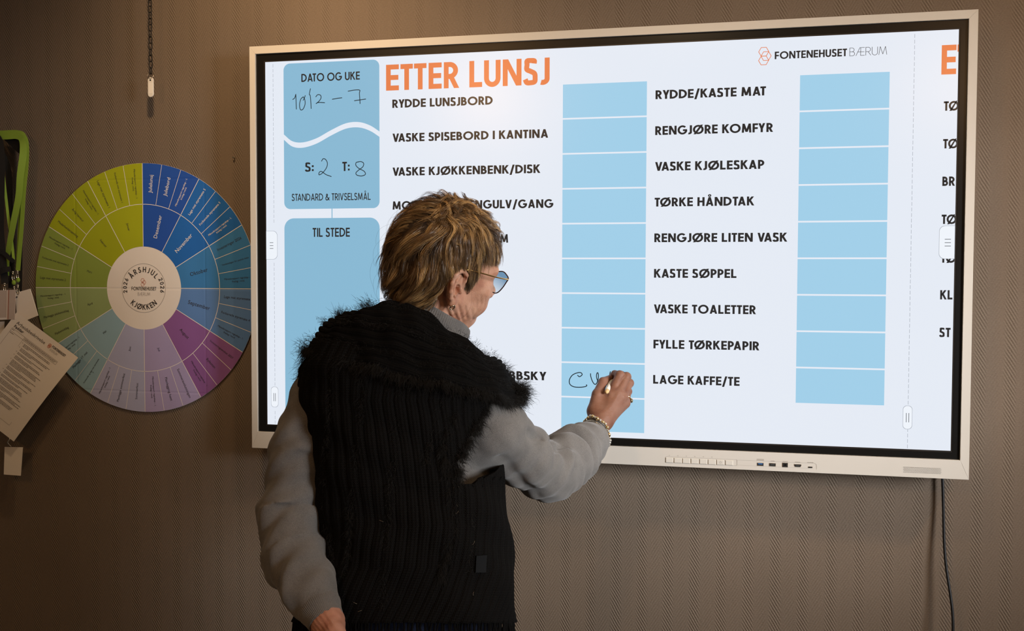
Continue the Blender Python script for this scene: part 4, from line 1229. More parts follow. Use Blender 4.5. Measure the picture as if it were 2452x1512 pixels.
LFOLD = [(A(660, 1125, 1.865), A(735, 1100, 1.86), .006, .0045), (A(650, 1105, 1.865), A(735, 1080, 1.86), .007, -.0035), (A(640, 1210, 1.84), A(745, 1160, 1.835), .007, .0040), (A(640, 1190, 1.84), A(745, 1135, 1.835), .008, -.0035),
         (A(650, 1260, 1.83), A(735, 1285, 1.82), .007, .0040), (A(655, 1240, 1.83), A(740, 1260, 1.82), .007, -.003), (A(668, 1350, 1.81), A(745, 1330, 1.80), .006, .0030), (A(690, 1395, 1.79), A(776, 1385, 1.775), .0045, .0060), (A(700, 1380, 1.79), A(770, 1368, 1.775), .006, -.0045)]
LO = np.min(np.array(RS+LS), 0)-.09; HI = np.max(np.array(RS+LS), 0)+.09
LO[2] = .90; HI[2] = 1.48
LFOLD = [(a, b, r*LFOLD_K[0], m*LFOLD_K[1]) for a, b, r, m in LFOLD]
def trim(P):
    d = sweater_sdf(P)
    # cut at the wrists
    for S in (RS, LS):
        t = S[-1]-S[-2]; t = t/np.linalg.norm(t)
        near = np.linalg.norm(P-S[-1], axis=-1)
        cut = (P-S[-1])@t
        d = np.where(near < .09, smax(d, cut, .004), d)
    return d
Vs, Fs = nets(trim, LO, HI, .0034)
Vs = relax(Vs, Fs, 1, .4)
sweater = mk('sweater', Vs, Fs, m_sweat, person)
def rib_loft(rings, nrib, amp, name, mat, parent, thick=.0022):
    """ribbed knitted tube through rings (centre, axis u, axis v, ru, rv)"""
    n = nrib*4; v, f, uv = [], [], []
    rows = []
    for sgn in (1, -1):
        for (c, u, w_, ru, rv) in (rings if sgn == 1 else rings[::-1]):
            rows.append((c, u, w_, ru-(0 if sgn == 1 else thick), rv-(0 if sgn == 1 else thick), amp if sgn == 1 else 0))
    for k, (c, u, w_, ru, rv, am) in enumerate(rows):
        for i in range(n):
            a = 2*PI*i/n; o = am*math.cos(nrib*a)
            v.append(np.asarray(c)+np.asarray(u)*(ru+o)*math.cos(a)+np.asarray(w_)*(rv+o)*math.sin(a))
    m = len(rows)
    for k in range(m-1):
        for i in range(n):
            j = (i+1) % n; f.append((k*n+i, k*n+j, (k+1)*n+j, (k+1)*n+i))
    return mk(name, v, np.array(f), mat, parent)
def frame_of(t):
    t = t/np.linalg.norm(t); u = np.cross(t, FH); u /= np.linalg.norm(u); return u, np.cross(t, u)
BE1 = A(1450, 1075, DS-.150)-A(1402, 1004, DS-.150); BE1 = BE1/np.linalg.norm(BE1)
BE2 = -FW*.026+(A(1446, 1014, DS-.150)-A(1426, 1036, DS-.150)); BE2 = BE2/np.linalg.norm(BE2)
def cuff(S, R, p_end, r_end, ru=1., nm='cuff', n=9, start=-1, bulge=.004, fr=None):
    a = S[start]-(S[start]-S[start-1])*.25; rings = []
    t = p_end-a; u, w_ = fr or frame_of(t)
    for k in range(n+1):
        s = k/n; r = R*(1-s)+r_end*s+bulge*math.sin(PI*min(1, s*1.4))*(1-s)
        rings.append((a+t*s, u, w_, r, r*ru))
    return rib_loft(rings, 72, .00038, nm, m_sweat, sweater)
cuff(RS, .0345, A(1425, 1039, DS-.150), .0318, fr=(BE1, BE2))
cuff(LS, .0365, A(781, 1489, 1.772), .0310)
# turtleneck
TNR = [(962, 722, 1.935), (974, 708, 1.900), (1002, 716, 1.876), (1042, 736, 1.868), (1082, 759, 1.876), (1112, 775, 1.902), (1125, 792, 1.945), (1110, 796, 1.990), (1060, 780, 2.012), (1000, 752, 2.005), (966, 734, 1.975)]
ringt = spline([A(*p) for p in TNR], 34, True); nt_r = len(ringt); cT = ringt.mean(0)
outT = ringt-cT; outT /= np.linalg.norm(outT, axis=1)[:, None]
axT = np.cross(ringt[0]-cT, ringt[nt_r//4]-cT); axT /= np.linalg.norm(axT); axT = axT if axT[2] > 0 else -axT
v, f = [], []
ph = np.cos(np.arange(nt_r)*2*PI/4)
prof = [(-.018, -.050, 0), (-.007, -.030, 0), (-.0045, -.004, 0), (-.002, .0002, .3), (.0008, -.001, .7), (.0022, -.006, 1), (.0028, -.018, 1), (.0040, -.032, 1), (.0075, -.046, 1), (.014, -.060, .8), (.024, -.074, .4)]
for o_, z_, am in prof: v.append(ringt+outT*(o_+.0007*am*ph)[:, None]+axT*z_)
for k in range(len(prof)-1):
    for i in range(nt_r):
        j = (i+1) % nt_r; f.append((k*nt_r+i, (k+1)*nt_r+i, (k+1)*nt_r+j, k*nt_r+j))
mk('turtleneck_collar', np.vstack(v), np.array(f), m_sweat, sweater)

# ------------------------------------------------------------------ jeans and shoes
m_jean = pm('dark blue denim', (.012, .020, .055), .85); n_ = NT(m_jean)
t1 = n_.n('ShaderNodeTexNoise'); t1.inputs['Scale'].default_value = 500.
n_.l(n_.ramp(t1.outputs[0], [(.35, (.008, .014, .04)), (.7, (.022, .036, .085))]), n_.b.inputs['Base Color'])
def jean_sdf(P):
    d = ellip(P, PEL+UZ*.01, (.162, .112, .13), TB)
    for h_, k_, a_ in ((hipL, kneeL, ankL), (hipR, kneeR, ankR)):
        d = smin(d, chain_sdf(P, [h_, k_, a_+UZ*.01], [.088, .064, .056], .03), .02)
    d = smax(d, .065-P[..., 2], .004); d = smax(d, P[..., 2]-.94, .004)
    return d+.0015*np.sin(P[..., 2]*70+P[..., 0]*30)
pts = np.array([PEL, hipL, hipR, kneeL, kneeR, ankL, ankR])
Vj, Fj = nets(jean_sdf, np.r_[pts.min(0)[:2]-.20, .04], np.r_[pts.max(0)[:2]+.2, .98], .008)
mk('jeans', relax(Vj, Fj, 2, .4), Fj, m_jean, person)
m_shoe = pm('black shoe leather', (.012, .012, .012), .45)
for a_ in (ankL, ankR):
    def shoe(P, a_=a_):
        b = np.array([a_[0], a_[1], 0]); d = cone(P, b+np.array([0, -.03, .035]), b+np.array([.005, .15, .028]), .042, .036)
        d = smin(d, cone(P, b+np.array([0, -.02, .05]), b+np.array([0, -.01, .10]), .042, .045), .03)
        return smax(d, .002-P[..., 2], .004)
    Vq, Fq = nets(shoe, np.array([a_[0]-.08, a_[1]-.12, -.01]), np.array([a_[0]+.08, a_[1]+.25, .17]), .005)
    mk('shoe', Vq, Fq, m_shoe, person)

# ------------------------------------------------------------------ black knitted vest with fur
m_knit = pm('black knit', (.0065, .0060, .0056), .95, spec=.12); n_ = NT(m_knit)
uvn = n_.n('ShaderNodeUVMap'); sp = n_.n('ShaderNodeSeparateXYZ'); n_.l(uvn.outputs[0], sp.inputs[0])
s1 = n_.math('SINE', n_.math('MULTIPLY', sp.outputs[0], 2*PI/.0052))
zz_ = n_.math('ADD', sp.outputs[1], n_.math('MULTIPLY', n_.math('ABSOLUTE', s1), .0022))
s2 = n_.math('SINE', n_.math('MULTIPLY', zz_, 2*PI/.0044))
t1 = n_.n('ShaderNodeTexNoise'); t1.inputs['Scale'].default_value = 500.
n_.bump(n_.math('ADD', n_.math('ADD', s1, n_.math('MULTIPLY', s2, .7)), n_.math('MULTIPLY', t1.outputs[0], 1.2)), .8, .0012)
m_fur = pm('black fur', (.011, .0095, .0080), .55, spec=.3)
vest = _emp('knitted_vest'); vest.parent = person
def ribwave(s, period, amp):
    """broad raised ribs with narrow grooves, s = distance along the cloth"""
    return amp*(np.abs(np.cos(PI*s/period))**.6-.6)
# rows: y, left, right, full depth centre, half depth
VR = [(820, 752, 1075, 1.945, .105), (880, 728, 1140, 1.945, .118), (960, 722, 1192, 1.945, .124), (1060, 738, 1196, 1.945, .124), (1165, 750, 1200, 1.945, .122), (1260, 758, 1216, 1.945, .124), (1360, 752, 1221, 1.945, .130), (1440, 725, 1224, 1.945, .137), (1492, 702, 1229, 1.945, .142)]
EDGE = [(820, 1070), (880, 1130), (930, 1160), (960, 1165), (1010, 1145), (1060, 1116), (1110, 1097), (1150, 1093), (1166, 1094)]
VRa = np.array(VR, float); EDa = np.array(EDGE, float)
def vrow(y):
    L, R, dc, hd = [np.interp(y, VRa[:, 0], VRa[:, k]) for k in (1, 2, 3, 4)]
    return (L+R)/2, (R-L)/2, dc, hd
def vpoint(y, th, off=0.):
    cx, hw, dc, hd = vrow(y)
    c, s = np.cos(th), np.sin(th)
    e = .86
    px = cx+(hw+off*1310)*np.sign(c)*np.abs(c)**e
    d = dc-(hd+off)*np.sign(s)*np.abs(s)**e
    return px, d
def varc(y, t0, t1, n):
    """n angles evenly spaced along the cloth from t0 to t1, with the distances"""
    th = np.linspace(t0, t1, 400); px, d = vpoint(y, th)
    L = np.r_[0, np.cumsum(np.hypot(np.diff(px)/1310, np.diff(d)))]
    s = np.linspace(0, L[-1], n)
    return np.interp(s, L, th), s
def vest_sheet(name, ys, rng_of, n, rib_at=PI):
    v, uv = [], []
    for y in ys:
        t0, t1 = rng_of(y)
        th, s = varc(y, t0, t1, n)
        # distance measured from the left side so that ribs run straight down
        _, sl = varc(y, PI, t0, 300); dist = sl[-1]+(0)
        sd = dist-s
        off = ribwave(sd, .0205, .0042)+.003*np.sin(y*.021+sd*22)+.002*np.sin(y*.05-sd*40)
        px, d = vpoint(y, th, off)
        for a, b, q in zip(px, d, sd): v.append(at(a, y, b)); uv.append((q, y/1310))
    f = []
    m = len(ys)
    for k in range(m-1):
        for i in range(n-1): f.append((k*n+i, (k+1)*n+i, (k+1)*n+i+1, k*n+i+1))
    V = np.array(v); V2 = V+np.array([FH*.004])
    F = np.array(f)
    o = mk(name, V, F, m_knit, vest, uv=uv)
    so = o.modifiers.new('thickness', 'SOLIDIFY'); so.thickness = .005; so.offset = -1
    return o
ys_low = np.r_[np.linspace(1160, 1492, 84)]
low = vest_sheet('vest_body', ys_low, lambda y: (-PI+.0001+.0, PI-.0001), 620)
def edge_theta(y):
    e = np.interp(y, EDa[:, 0], EDa[:, 1]); cx, hw, dc, hd = vrow(y)
    c = np.clip((e-cx)/hw, -1, 1)
    return math.acos(np.sign(c)*abs(c)**(1/.86))
vest_sheet('vest_back', np.linspace(820, 1168, 88), lambda y: (edge_theta(y), PI+.35), 330)

FE = np.array([(820, -.75), (920, -.55), (1000, -.35), (1060, -.20), (1100, -.10), (1120, .25), (1142, .74), (1168, .95)])
vest_sheet('vest_front', np.linspace(820, 1168, 60), lambda y: (-PI-.0, float(np.interp(y, FE[:, 0], FE[:, 1]))), 260)
# ------------------------------------------------------------------ shawl collar
RIM = [(872, 758, 1.955), (888, 744, 1.905), (922, 728, 1.872), (968, 724, 1.850), (1020, 748, 1.845), (1072, 789, 1.856), (1110, 822, 1.880), (1138, 850, 1.925), (1146, 862, 1.99), (1112, 850, 2.05), (1046, 822, 2.075), (972, 798, 2.065), (906, 775, 2.015)]
HEM = [(734, 838, 1.955), (772, 852, 1.880), (850, 872, 1.828), (930, 893, 1.806), (1010, 913, 1.800), (1088, 926, 1.808), (1158, 944, 1.836), (1212, 962, 1.880), (1244, 958, 1.95), (1222, 942, 2.05), (1120, 930, 2.115), (970, 905, 2.13), (830, 870, 2.08)]
NC = 26
rim = spline([at(*p) for p in RIM], NC, True); hem = spline([at(*p) for p in HEM], NC, True)
cen = (rim.mean(0)+hem.mean(0))/2
nco = len(rim)
def cowl_pt(s):
    """row of the collar, s = 0 rim .. 1 hem; s < 0 is the part turned inside"""
    if s < 0:
        k = -s
        inn = rim+(rim.mean(0)-rim)*(.10*math.sin(min(k, 1)*PI/2)+.10*k)-UZ*(.055*k)+UZ*.004*math.sin(k*PI)
        return inn
    P = rim*(1-s)+hem*s
    o = P-cen; o[:, 2] = 0; o /= np.linalg.norm(o, axis=1)[:, None]
    nrm = o*.72+UZ*.70
    P = P+nrm*(.030*math.sin(PI*s**.8)*(.8+.2*math.sin(3)))
    L = .205
    rib = float(ribwave(np.array([s*L+.004]), .0215, .0050)[0])
    a = np.linspace(0, 2*PI, nco)
    P = P+nrm*rib+nrm*(.0035*np.sin(a*7+s*5)+.002*np.sin(a*13-s*9))[:, None]
    return P
ss = np.r_[np.linspace(-1, -.06, 12), np.linspace(0, 1, 110)]
rows = [cowl_pt(s) for s in ss]
v, uv, f = [], [], []
for s, P in zip(ss, rows):
    v.append(P)
    uv += [(s*.205, k*.0042) for k in range(nco)]
v = np.vstack(v)
for k in range(len(ss)-1):
    i = np.arange(nco); j = (i+1) % nco
    f.append(np.stack([k*nco+i, (k+1)*nco+i, (k+1)*nco+j, k*nco+j], 1))
cowl = mk('shawl_collar', v, np.vstack(f), m_knit, vest, uv=uv)
so = cowl.modifiers.new('thickness', 'SOLIDIFY'); so.thickness = .007; so.offset = -1

# ------------------------------------------------------------------ fur
def strands(paths, rads, name, mat, parent, sides=3, vcol=None):
    """paths (n, k, 3), rads (k,) or (n, k): one mesh of thin tapering fibres"""
    n, k, _ = paths.shape
    T = np.gradient(paths, axis=1); T /= np.linalg.norm(T, axis=2)[..., None]+1e-12
    ref = np.array([.31, .52, .79]); U = np.cross(T, ref); U /= np.linalg.norm(U, axis=2)[..., None]+1e-9
    B = np.cross(T, U)
    rads = np.broadcast_to(rads, (n, k))
    v = np.empty((n, k, sides, 3), np.float32)
    for q in range(sides):
        a = 2*PI*q/sides
        v[:, :, q] = paths+(math.cos(a)*U+math.sin(a)*B)*rads[..., None]
    base = (np.arange(n)[:, None, None]*k+np.arange(k-1)[None, :, None])*sides
    q = np.arange(sides)[None, None]; q2 = (q+1) % sides
    F = np.stack([base+q, base+q2, base+sides+q2, base+sides+q], -1).reshape(-1, 4)
    vc = None
    if vcol is not None: vc = np.repeat(vcol.reshape(n*k, -1), sides, axis=0)
    return mk(name, v.reshape(-1, 3), F, mat, parent, True, vcol=vc)
def fur(P, N, ln, droop, spread, lean=None, k=5):
    """fibre paths starting at P along N"""
    n = len(P)
    D = N+rng.normal(0, spread, (n, 3))
    if lean is not None: D = D+lean
    D /= np.linalg.norm(D, axis=1)[:, None]
    L = ln*rng.uniform(.5, 1.15, n)
    curl = rng.normal(0, .5, (n, 3))
    t = np.linspace(0, 1, k)
    out = P[:, None]+D[:, None]*(L[:, None]*t)[..., None]+(-UZ*droop)[None, None]*(L[:, None]*t**2)[..., None]+curl[:, None]*(L[:, None]*.35*t**2)[..., None]
    return out
def along(line, n, jit, clump=.006):
    """n points scattered in tufts along a polyline"""
    c = np.r_[0, np.cumsum(np.linalg.norm(np.diff(line, axis=0), axis=1))]
    m = max(2, int(c[-1]/clump))
    cs = np.linspace(0, c[-1], m)+rng.normal(0, clump*.3, m)
    s = cs[rng.integers(0, m, n)]+rng.normal(0, clump*.33, n)
    P = np.stack([np.interp(s, c, line[:, i]) for i in range(3)], 1)
    return P+rng.normal(0, jit, (n, 3)), s
FP, allf = [], []
def furline(line, n0_, ln, outdir, jit=.004, droop=.5, spread=.45, clump=.009):
    n = int(n0_*1.6)
    P, s = along(line, n, jit, clump)
    c = np.r_[0, np.cumsum(np.linalg.norm(np.diff(line, axis=0), axis=1))]
    O = outdir if outdir.ndim == 1 else np.stack([np.interp(s, c, outdir[:, i]) for i in range(3)], 1)
    lean = np.stack([np.sin(s*260+i*2.1)*.35 for i in range(3)], 1)
    allf.append(fur(P, np.broadcast_to(O, P.shape), ln, droop, spread, lean))
def outward(P):
    o = P-cen; o[:, 2] = 0; return o/np.linalg.norm(o, axis=1)[:, None]
r1 = cowl_pt(1.0); r1 = np.vstack([r1, r1[:1]])
furline(r1, 5600, .0125, outward(r1)*.9-UZ*.5, .0045)
for s_, n_f, l_ in ((.16, 900, .009), (.50, 900, .010), (.78, 700, .009)):
    q = cowl_pt(s_); q = np.vstack([q, q[:1]])
    furline(q, n_f, l_, outward(q)*.7+UZ*.45, .005, .2)
# heavy curl of fur on the right shoulder tip and on the far left corner
tipc = at(1240, 940, 1.955)
allf.append(fur(tipc+rng.normal(0, .009, (1500, 3)), RH[None]*.9+np.zeros((1500, 3)), .019, .1, .7))
allf.append(fur(at(738, 835, 1.93)+rng.normal(0, .010, (450, 3)), -RH[None]*.8+UZ*.2+np.zeros((450, 3)), .012, .2, .6))
allf.append(fur(at(815, 762, 1.915)+rng.normal(0, .006, (260, 3)), UZ[None]*.9-RH*.3+np.zeros((260, 3)), .016, .1, .5))
allf.append(fur(at(880, 738, 1.895)+rng.normal(0, .008, (400, 3)), UZ[None]*.6-RH*.7+np.zeros((400, 3)), .012, .2, .5))
# left armhole edge, right armhole edge and the soft stripes down the back
def vline(pts, off=0.):
    o = []
    for y, px in pts:
        cx, hw, dc, hd = vrow(y); c = np.clip((px-cx)/hw, -1, 1); th = math.acos(np.sign(c)*abs(c)**(1/.86)); a, b = vpoint(y, th, off); o.append(at(a, y, b))
    return spline(o, 6)
le = vline([(860, 730), (920, 724), (980, 726), (1040, 738), (1100, 744), (1150, 748)])
furline(le, 2600, .013, -RH*.7-FH*.6-UZ*.2, .006)
re = vline([(940, 1165), (1000, 1150), (1050, 1122), (1100, 1099), (1160, 1094)])
furline(re, 1800, .013, RH*.7-FH*.5-UZ*.3, .005)
for pts, n_f, l_ in (([(890, 800), (1000, 792), (1120, 782), (1260, 790), (1400, 810)], 800, .009), ([(900, 872), (1050, 862), (1200, 845), (1330, 835), (1440, 825)], 1100, .010),
                     ([(910, 958), (1060, 946), (1200, 935), (1340, 925), (1450, 915)], 1000, .010), ([(1000, 1085), (1060, 1060), (1140, 1070), (1200, 1085), (1290, 1080), (1380, 1055)], 1300, .014),
                     ([(930, 1060), (1020, 1040), (1110, 1020)], 400, .009), ([(1180, 1125), (1280, 1128), (1370, 1125)], 300, .007)):
    furline(vline(pts), n_f, l_, -FH*.8-UZ*.2, .004, .6, .5, .016)
pa = np.concatenate(allf)
strands(pa, np.linspace(.00030, .00008, pa.shape[1])[None], 'fur_trim', m_fur, vest)['kind'] = 'stuff'
# light stray fibres caught in the wool
m_stray = pm('pale stray hair', (.45, .38, .28), .5)
st = []
for px, y in ((1085, 1165), (1090, 1205), (1086, 1230), (1125, 1305), (1130, 1418), (860, 1447), (735, 1005), (785, 890), (920, 1250), (1050, 860), (870, 1462), (1096, 1172)):
    p = vline([(y, px), (y+4, px+1)], .006)[0]; d = rng.normal(0, 1, 3); d -= FH*(d@FH); d /= np.linalg.norm(d)
    t = np.linspace(0, 1, 6); st.append(p+d*(t*rng.uniform(.004, .010))[:, None]-FH*(.004*np.sin(t*PI))[:, None]+np.cross(d, FH)*(t**2*.005)[:, None])
strands(np.array(st), np.full((1, 6), .00016), 'stray_fibres', m_stray, vest)['kind'] = 'stuff'
# fringe along the bottom edge
fr = []
for sd in np.linspace(-PI+.02, PI-.02, 210):
    px, d = vpoint(1490, np.array([sd])); p = at(px[0], 1488, d[0]); L = rng.uniform(.035, .065); k = 6; t = np.linspace(0, 1, k)
    sway = rng.normal(0, .006, 3); sway[2] = 0
    fr.append(p-UZ*(L*t)[:, None]+sway*(t**1.5)[:, None]+np.array([1, .4, 0])*(rng.normal(0, .0012)*np.sin(t*7))[:, None])
strands(np.array(fr), np.linspace(.0021, .0016, 6)[None], 'fringe', m_knit, vest, 5)['kind'] = 'stuff'
pc = [vline([(y, x), (y+2, x)], .0085)[0] for x, y in ((1134, 1332), (1158, 1330), (1156, 1372), (1132, 1372))]
MB().add(pc+[p+FH*.004 for p in pc], [(3, 2, 1, 0), (4, 5, 6, 7), (0, 1, 5, 4), (1, 2, 6, 5), (2, 3, 7, 6), (3, 0, 4, 7)]).obj('leather_patch', pm('black leather patch', (.0022, .0022, .0024), .6, spec=.15), vest)
# ------------------------------------------------------------------ hair
def scalp(q):
    """distance to the skull in head space"""
    d = ellip(q, (-.008, 0, .000), (.093, .0745, .091))
    d = smin(d, ellip(q, (.030, 0, -.006), (.061, .062, .062)), .02)
    d = smin(d, ellip(q, (-.040, 0, -.045), (.055, .060, .070)), .03)
    return d
def sgrad(q, e=.001):
    g = np.stack([scalp(q+np.eye(3)[i]*e)-scalp(q-np.eye(3)[i]*e) for i in range(3)], -1)
    return g/(np.linalg.norm(g, axis=-1)[..., None]+1e-9)
HB = np.array([(-.115, -.050), (-.09, -.040), (-.075, -.030), (-.066, -.028), (-.060, .018), (-.03, .032), (0, .054), (.025, .074), (.045, .088), (.07, .2), (.2, .2)])
def mask(q):
    ok = q[:, 0] < np.interp(q[:, 2], HB[:, 0], HB[:, 1])
    e = ((q[:, 0]-EAR_L[0]-.000)/.025)**2+((q[:, 2]-EAR_L[2])/.036)**2 < 1
    return ok & ~e & (q[:, 2] > -.100)
u = rng.normal(0, 1, (60000, 3)); u /= np.linalg.norm(u, axis=1)[:, None]
q = u*.09+np.array([-.01, 0, -.01])
for _ in range(8): q = q-sgrad(q)*scalp(q)[:, None]
q = q[mask(q)]
CROWN = np.array([-.026, -.050, .076])
nc = 1450
near = q[nc:][np.linalg.norm(q[nc:]-CROWN, axis=1) < .034][:130]
cl_root = np.vstack([q[:nc-len(near)], near])
per = 22
def noise3(p, f, ph):
    return np.stack([np.sin(p[:, 1]*f*1.3+p[:, 2]*f+ph), np.sin(p[:, 2]*f*1.1-p[:, 0]*f+ph*1.7), np.sin(p[:, 0]*f*.9+p[:, 1]*f*1.2+ph*2.3)], 1)
K = 9
def flow(p, prog):
    n = sgrad(p)
    a = p-CROWN; a = a-n*np.sum(a*n, 1)[:, None]; da = np.linalg.norm(a, axis=1)[:, None]; a /= da+1e-6
    g = np.tile(-HM.T@UZ*1., (len(p), 1)); g = g-n*np.sum(g*n, 1)[:, None]
    sw = np.cross(n, a)
    f = a*np.clip(da/.03, .15, 1)+g*(.30+.60*prog)+noise3(p, 46, .4)*.58+noise3(p, 100, 1.9)*.34
    f = f+sw*(.55*np.exp(-da/.035))
    w_c = np.exp(-(da/.030)**2)
    f = f*(1-w_c)+np.array([.45, -.85, 0])*w_c+noise3(p, 90, .8)*.25*w_c
    # over the ear the hair sweeps back, at the front it falls forward over the forehead
    side = np.exp(-((p[:, 2]-.005)/.035)**2)*np.exp(-((p[:, 0]-.005)/.035)**2)
    f = f+np.array([-1., 0, -.25])*(side*.9)[:, None]
    back = np.clip((-p[:, 0]-.04)/.03, 0, 1)*np.clip((-p[:, 2]+.0)/.04, 0, 1)
    f = f+np.array([-.4, .25, 0])*back[:, None]
    f = f-n*np.sum(f*n, 1)[:, None]
    return f/(np.linalg.norm(f, axis=1)[:, None]+1e-9), n
def grow(root, L, h0, h1, hp):
    n_ = len(root); P = np.empty((n_, K, 3)); p = root.copy(); P[:, 0] = p
    for k in range(1, K):
        t = k/(K-1)
        f, n = flow(p, t)
        p = p+f*(L/(K-1))[:, None]
        hh = h0*np.sin(np.minimum(t*1.25, 1)*PI/2)*(1-t)+(h1)*t+hp*math.sin(PI*t)
        for _ in range(2):
            p = p-sgrad(p)*(scalp(p)-hh)[:, None]
        P[:, k] = p
    return P
top = np.clip((cl_root[:, 2]-.0)/.08, 0, 1)
Lc = rng.uniform(.050, .085, nc)*(.85+.35*top)
low_ = np.clip((-cl_root[:, 2]-.035)/.04, 0, 1)
Lc *= 1-.45*low_
sideb = (cl_root[:, 0] > -.01) & (cl_root[:, 2] < .0)
Lc[sideb] *= .5
h0 = rng.uniform(.008, .025, nc)*(.55+.45*top); h1 = rng.uniform(.004, .018, nc)
h0 = h0*(1+.38*noise3(cl_root, 70, 1.1)[:, 0])
h0 *= np.where(cl_root[:, 0] > .045, .6, 1.); h1 *= np.where(cl_root[:, 0] > .045, .55, 1.)
sidet = (np.abs(cl_root[:, 1]) > .045) & (cl_root[:, 2] < .035) & (cl_root[:, 0] > -.015)
h0[sidet] *= .42; h1[sidet] *= .30
h0[sideb] *= .7; h1[sideb] *= .6
backl = np.clip((-cl_root[:, 0]-.03)/.04, 0, 1)*np.clip((.05-cl_root[:, 2])/.06, 0, 1)
h1 = h1+backl*rng.uniform(0, .012, nc)
GP = grow(cl_root, Lc, h0, h1, rng.uniform(0, .006, nc))
# short locks that lie across the crown
nk = 260
pool = q[np.linalg.norm(q-CROWN, axis=1) < .052]
cr = pool[rng.integers(0, len(pool), nk)]
dirs = np.array([.35, -.55, -.1])+rng.normal(0, .75, (nk, 3))
cp_ = np.empty((nk, K, 3)); p = cr.copy(); cp_[:, 0] = p
Lk = rng.uniform(.026, .050, nk); hk = rng.uniform(.006, .019, nk)
for k in range(1, K):
    n = sgrad(p); f = dirs+noise3(p, 80, 2.2)*.5; f = f-n*np.sum(f*n, 1)[:, None]; f /= np.linalg.norm(f, axis=1)[:, None]+1e-6
    p = p+f*(Lk/(K-1))[:, None]; t = k/(K-1)
    p = p-sgrad(p)*(scalp(p)-(.004+hk*np.sin(PI*min(1, t*1.2)/2)*(1-.35*t)))[:, None]
    cp_[:, k] = p
GP = np.vstack([GP, cp_]); cl_root = np.vstack([cl_root, cr]); nc += nk
# strands of each lock gather towards its tip
ci = np.repeat(np.arange(nc), per); ns = len(ci)
n0 = sgrad(cl_root)
off = rng.normal(0, .0042, (ns, 3)); off -= n0[ci]*np.sum(off*n0[ci], 1)[:, None]
t = np.linspace(0, 1, K)
gather = (1-.80*t**.8)
wob = rng.normal(0, .0011, (ns, 3))
SP = GP[ci]+off[:, None]*gather[None, :, None]+wob[:, None]*(np.sin(t*5)*t)[None, :, None]
# some of them shorter
cut = rng.uniform(.65, 1.0, ns)
tt = t[None]*cut[:, None]*(K-1); i0 = np.minimum(tt.astype(int), K-2); fr_ = tt-i0
ii = np.arange(ns)[:, None]
SP = SP[ii, i0]*(1-fr_)[..., None]+SP[ii, i0+1]*fr_[..., None]
# fringe ends above the brow, hair at the temple ends above the glasses
lim = np.where(SP[:, 0, 0] > .02, .006, -.2)[:, None]+rng.normal(0, .004, (ns, 1))
low2 = (SP[..., 0] > .026) & (SP[..., 2] < lim+.004*(SP[..., 0] < .05)-.25*np.clip(SP[..., 0]-.070, 0, .03))
cutk = np.where(low2.any(1), low2.argmax(1), K-1)
okf = cutk >= 3
SP, cutk, ci, ns_ = SP[okf], cutk[okf], ci[okf], okf.sum()
tt = np.linspace(0, 1, K)[None]*np.minimum(cutk, K-1)[:, None]; i0 = np.minimum(tt.astype(int), K-2); fr_ = tt-i0; ii = np.arange(ns_)[:, None]
SP = SP[ii, i0]*(1-fr_)[..., None]+SP[ii, i0+1]*fr_[..., None]; ns = ns_
# keep clear of the ear: a lock stops where it would enter it
ez = (((SP[..., 0]-EAR_L[0]+.002)/.027)**2+((SP[..., 2]-EAR_L[2]+.002)/.036)**2 < 1)
first = np.where(ez.any(1), ez.argmax(1), K)
keep = (first > 3) & ~((SP[:, 0, 0] > EAR_L[0]+.012) & (first < K))
SP, first, ci = SP[keep], first[keep], ci[keep]
ns = len(SP)
for k in range(1, K):
    late = first <= k
    SP[late, k] = SP[late, k-1]+(SP[late, k-1]-SP[late, max(k-2, 0)])*.12
# colour: dark roots, mid brown and golden streaks lock by lock
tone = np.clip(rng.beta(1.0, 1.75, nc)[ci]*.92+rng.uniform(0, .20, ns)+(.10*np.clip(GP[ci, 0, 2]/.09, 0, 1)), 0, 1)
cd_, cm_, cg_ = np.array([.032, .018, .0085]), np.array([.165, .088, .034]), np.array([.66, .41, .165])
grey = np.exp(-((GP[ci, 0, 0]-.02)/.03)**2)*np.exp(-((GP[ci, 0, 2]+.025)/.03)**2)
base = np.where(tone[:, None] < .5, cd_+(cm_-cd_)*(tone[:, None]*2), cm_+(cg_-cm_)*(tone[:, None]*2-1))
base = base*(1-.55*grey[:, None])+np.array([.20, .15, .11])*.55*grey[:, None]
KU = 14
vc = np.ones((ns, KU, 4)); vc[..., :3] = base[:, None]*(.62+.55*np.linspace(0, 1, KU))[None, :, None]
m_hair = pm('brown hair with golden streaks', (.2, .1, .05), .33, spec=.5); n_ = NT(m_hair)
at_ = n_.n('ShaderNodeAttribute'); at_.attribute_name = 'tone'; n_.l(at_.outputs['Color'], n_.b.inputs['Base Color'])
def smooth_paths(P, m):
    n_, k, _ = P.shape; x = np.linspace(0, k-1, m); i = np.minimum(x.astype(int), k-2); f = (x-i)[None, :, None]
    g = lambda j: P[:, np.clip(j, 0, k-1)]
    a, b, c, d = g(i-1), g(i), g(i+1), g(i+2)
    return .5*(2*b+(c-a)*f+(2*a-5*b+4*c-d)*f*f+(3*b-a-3*c+d)*f**3)
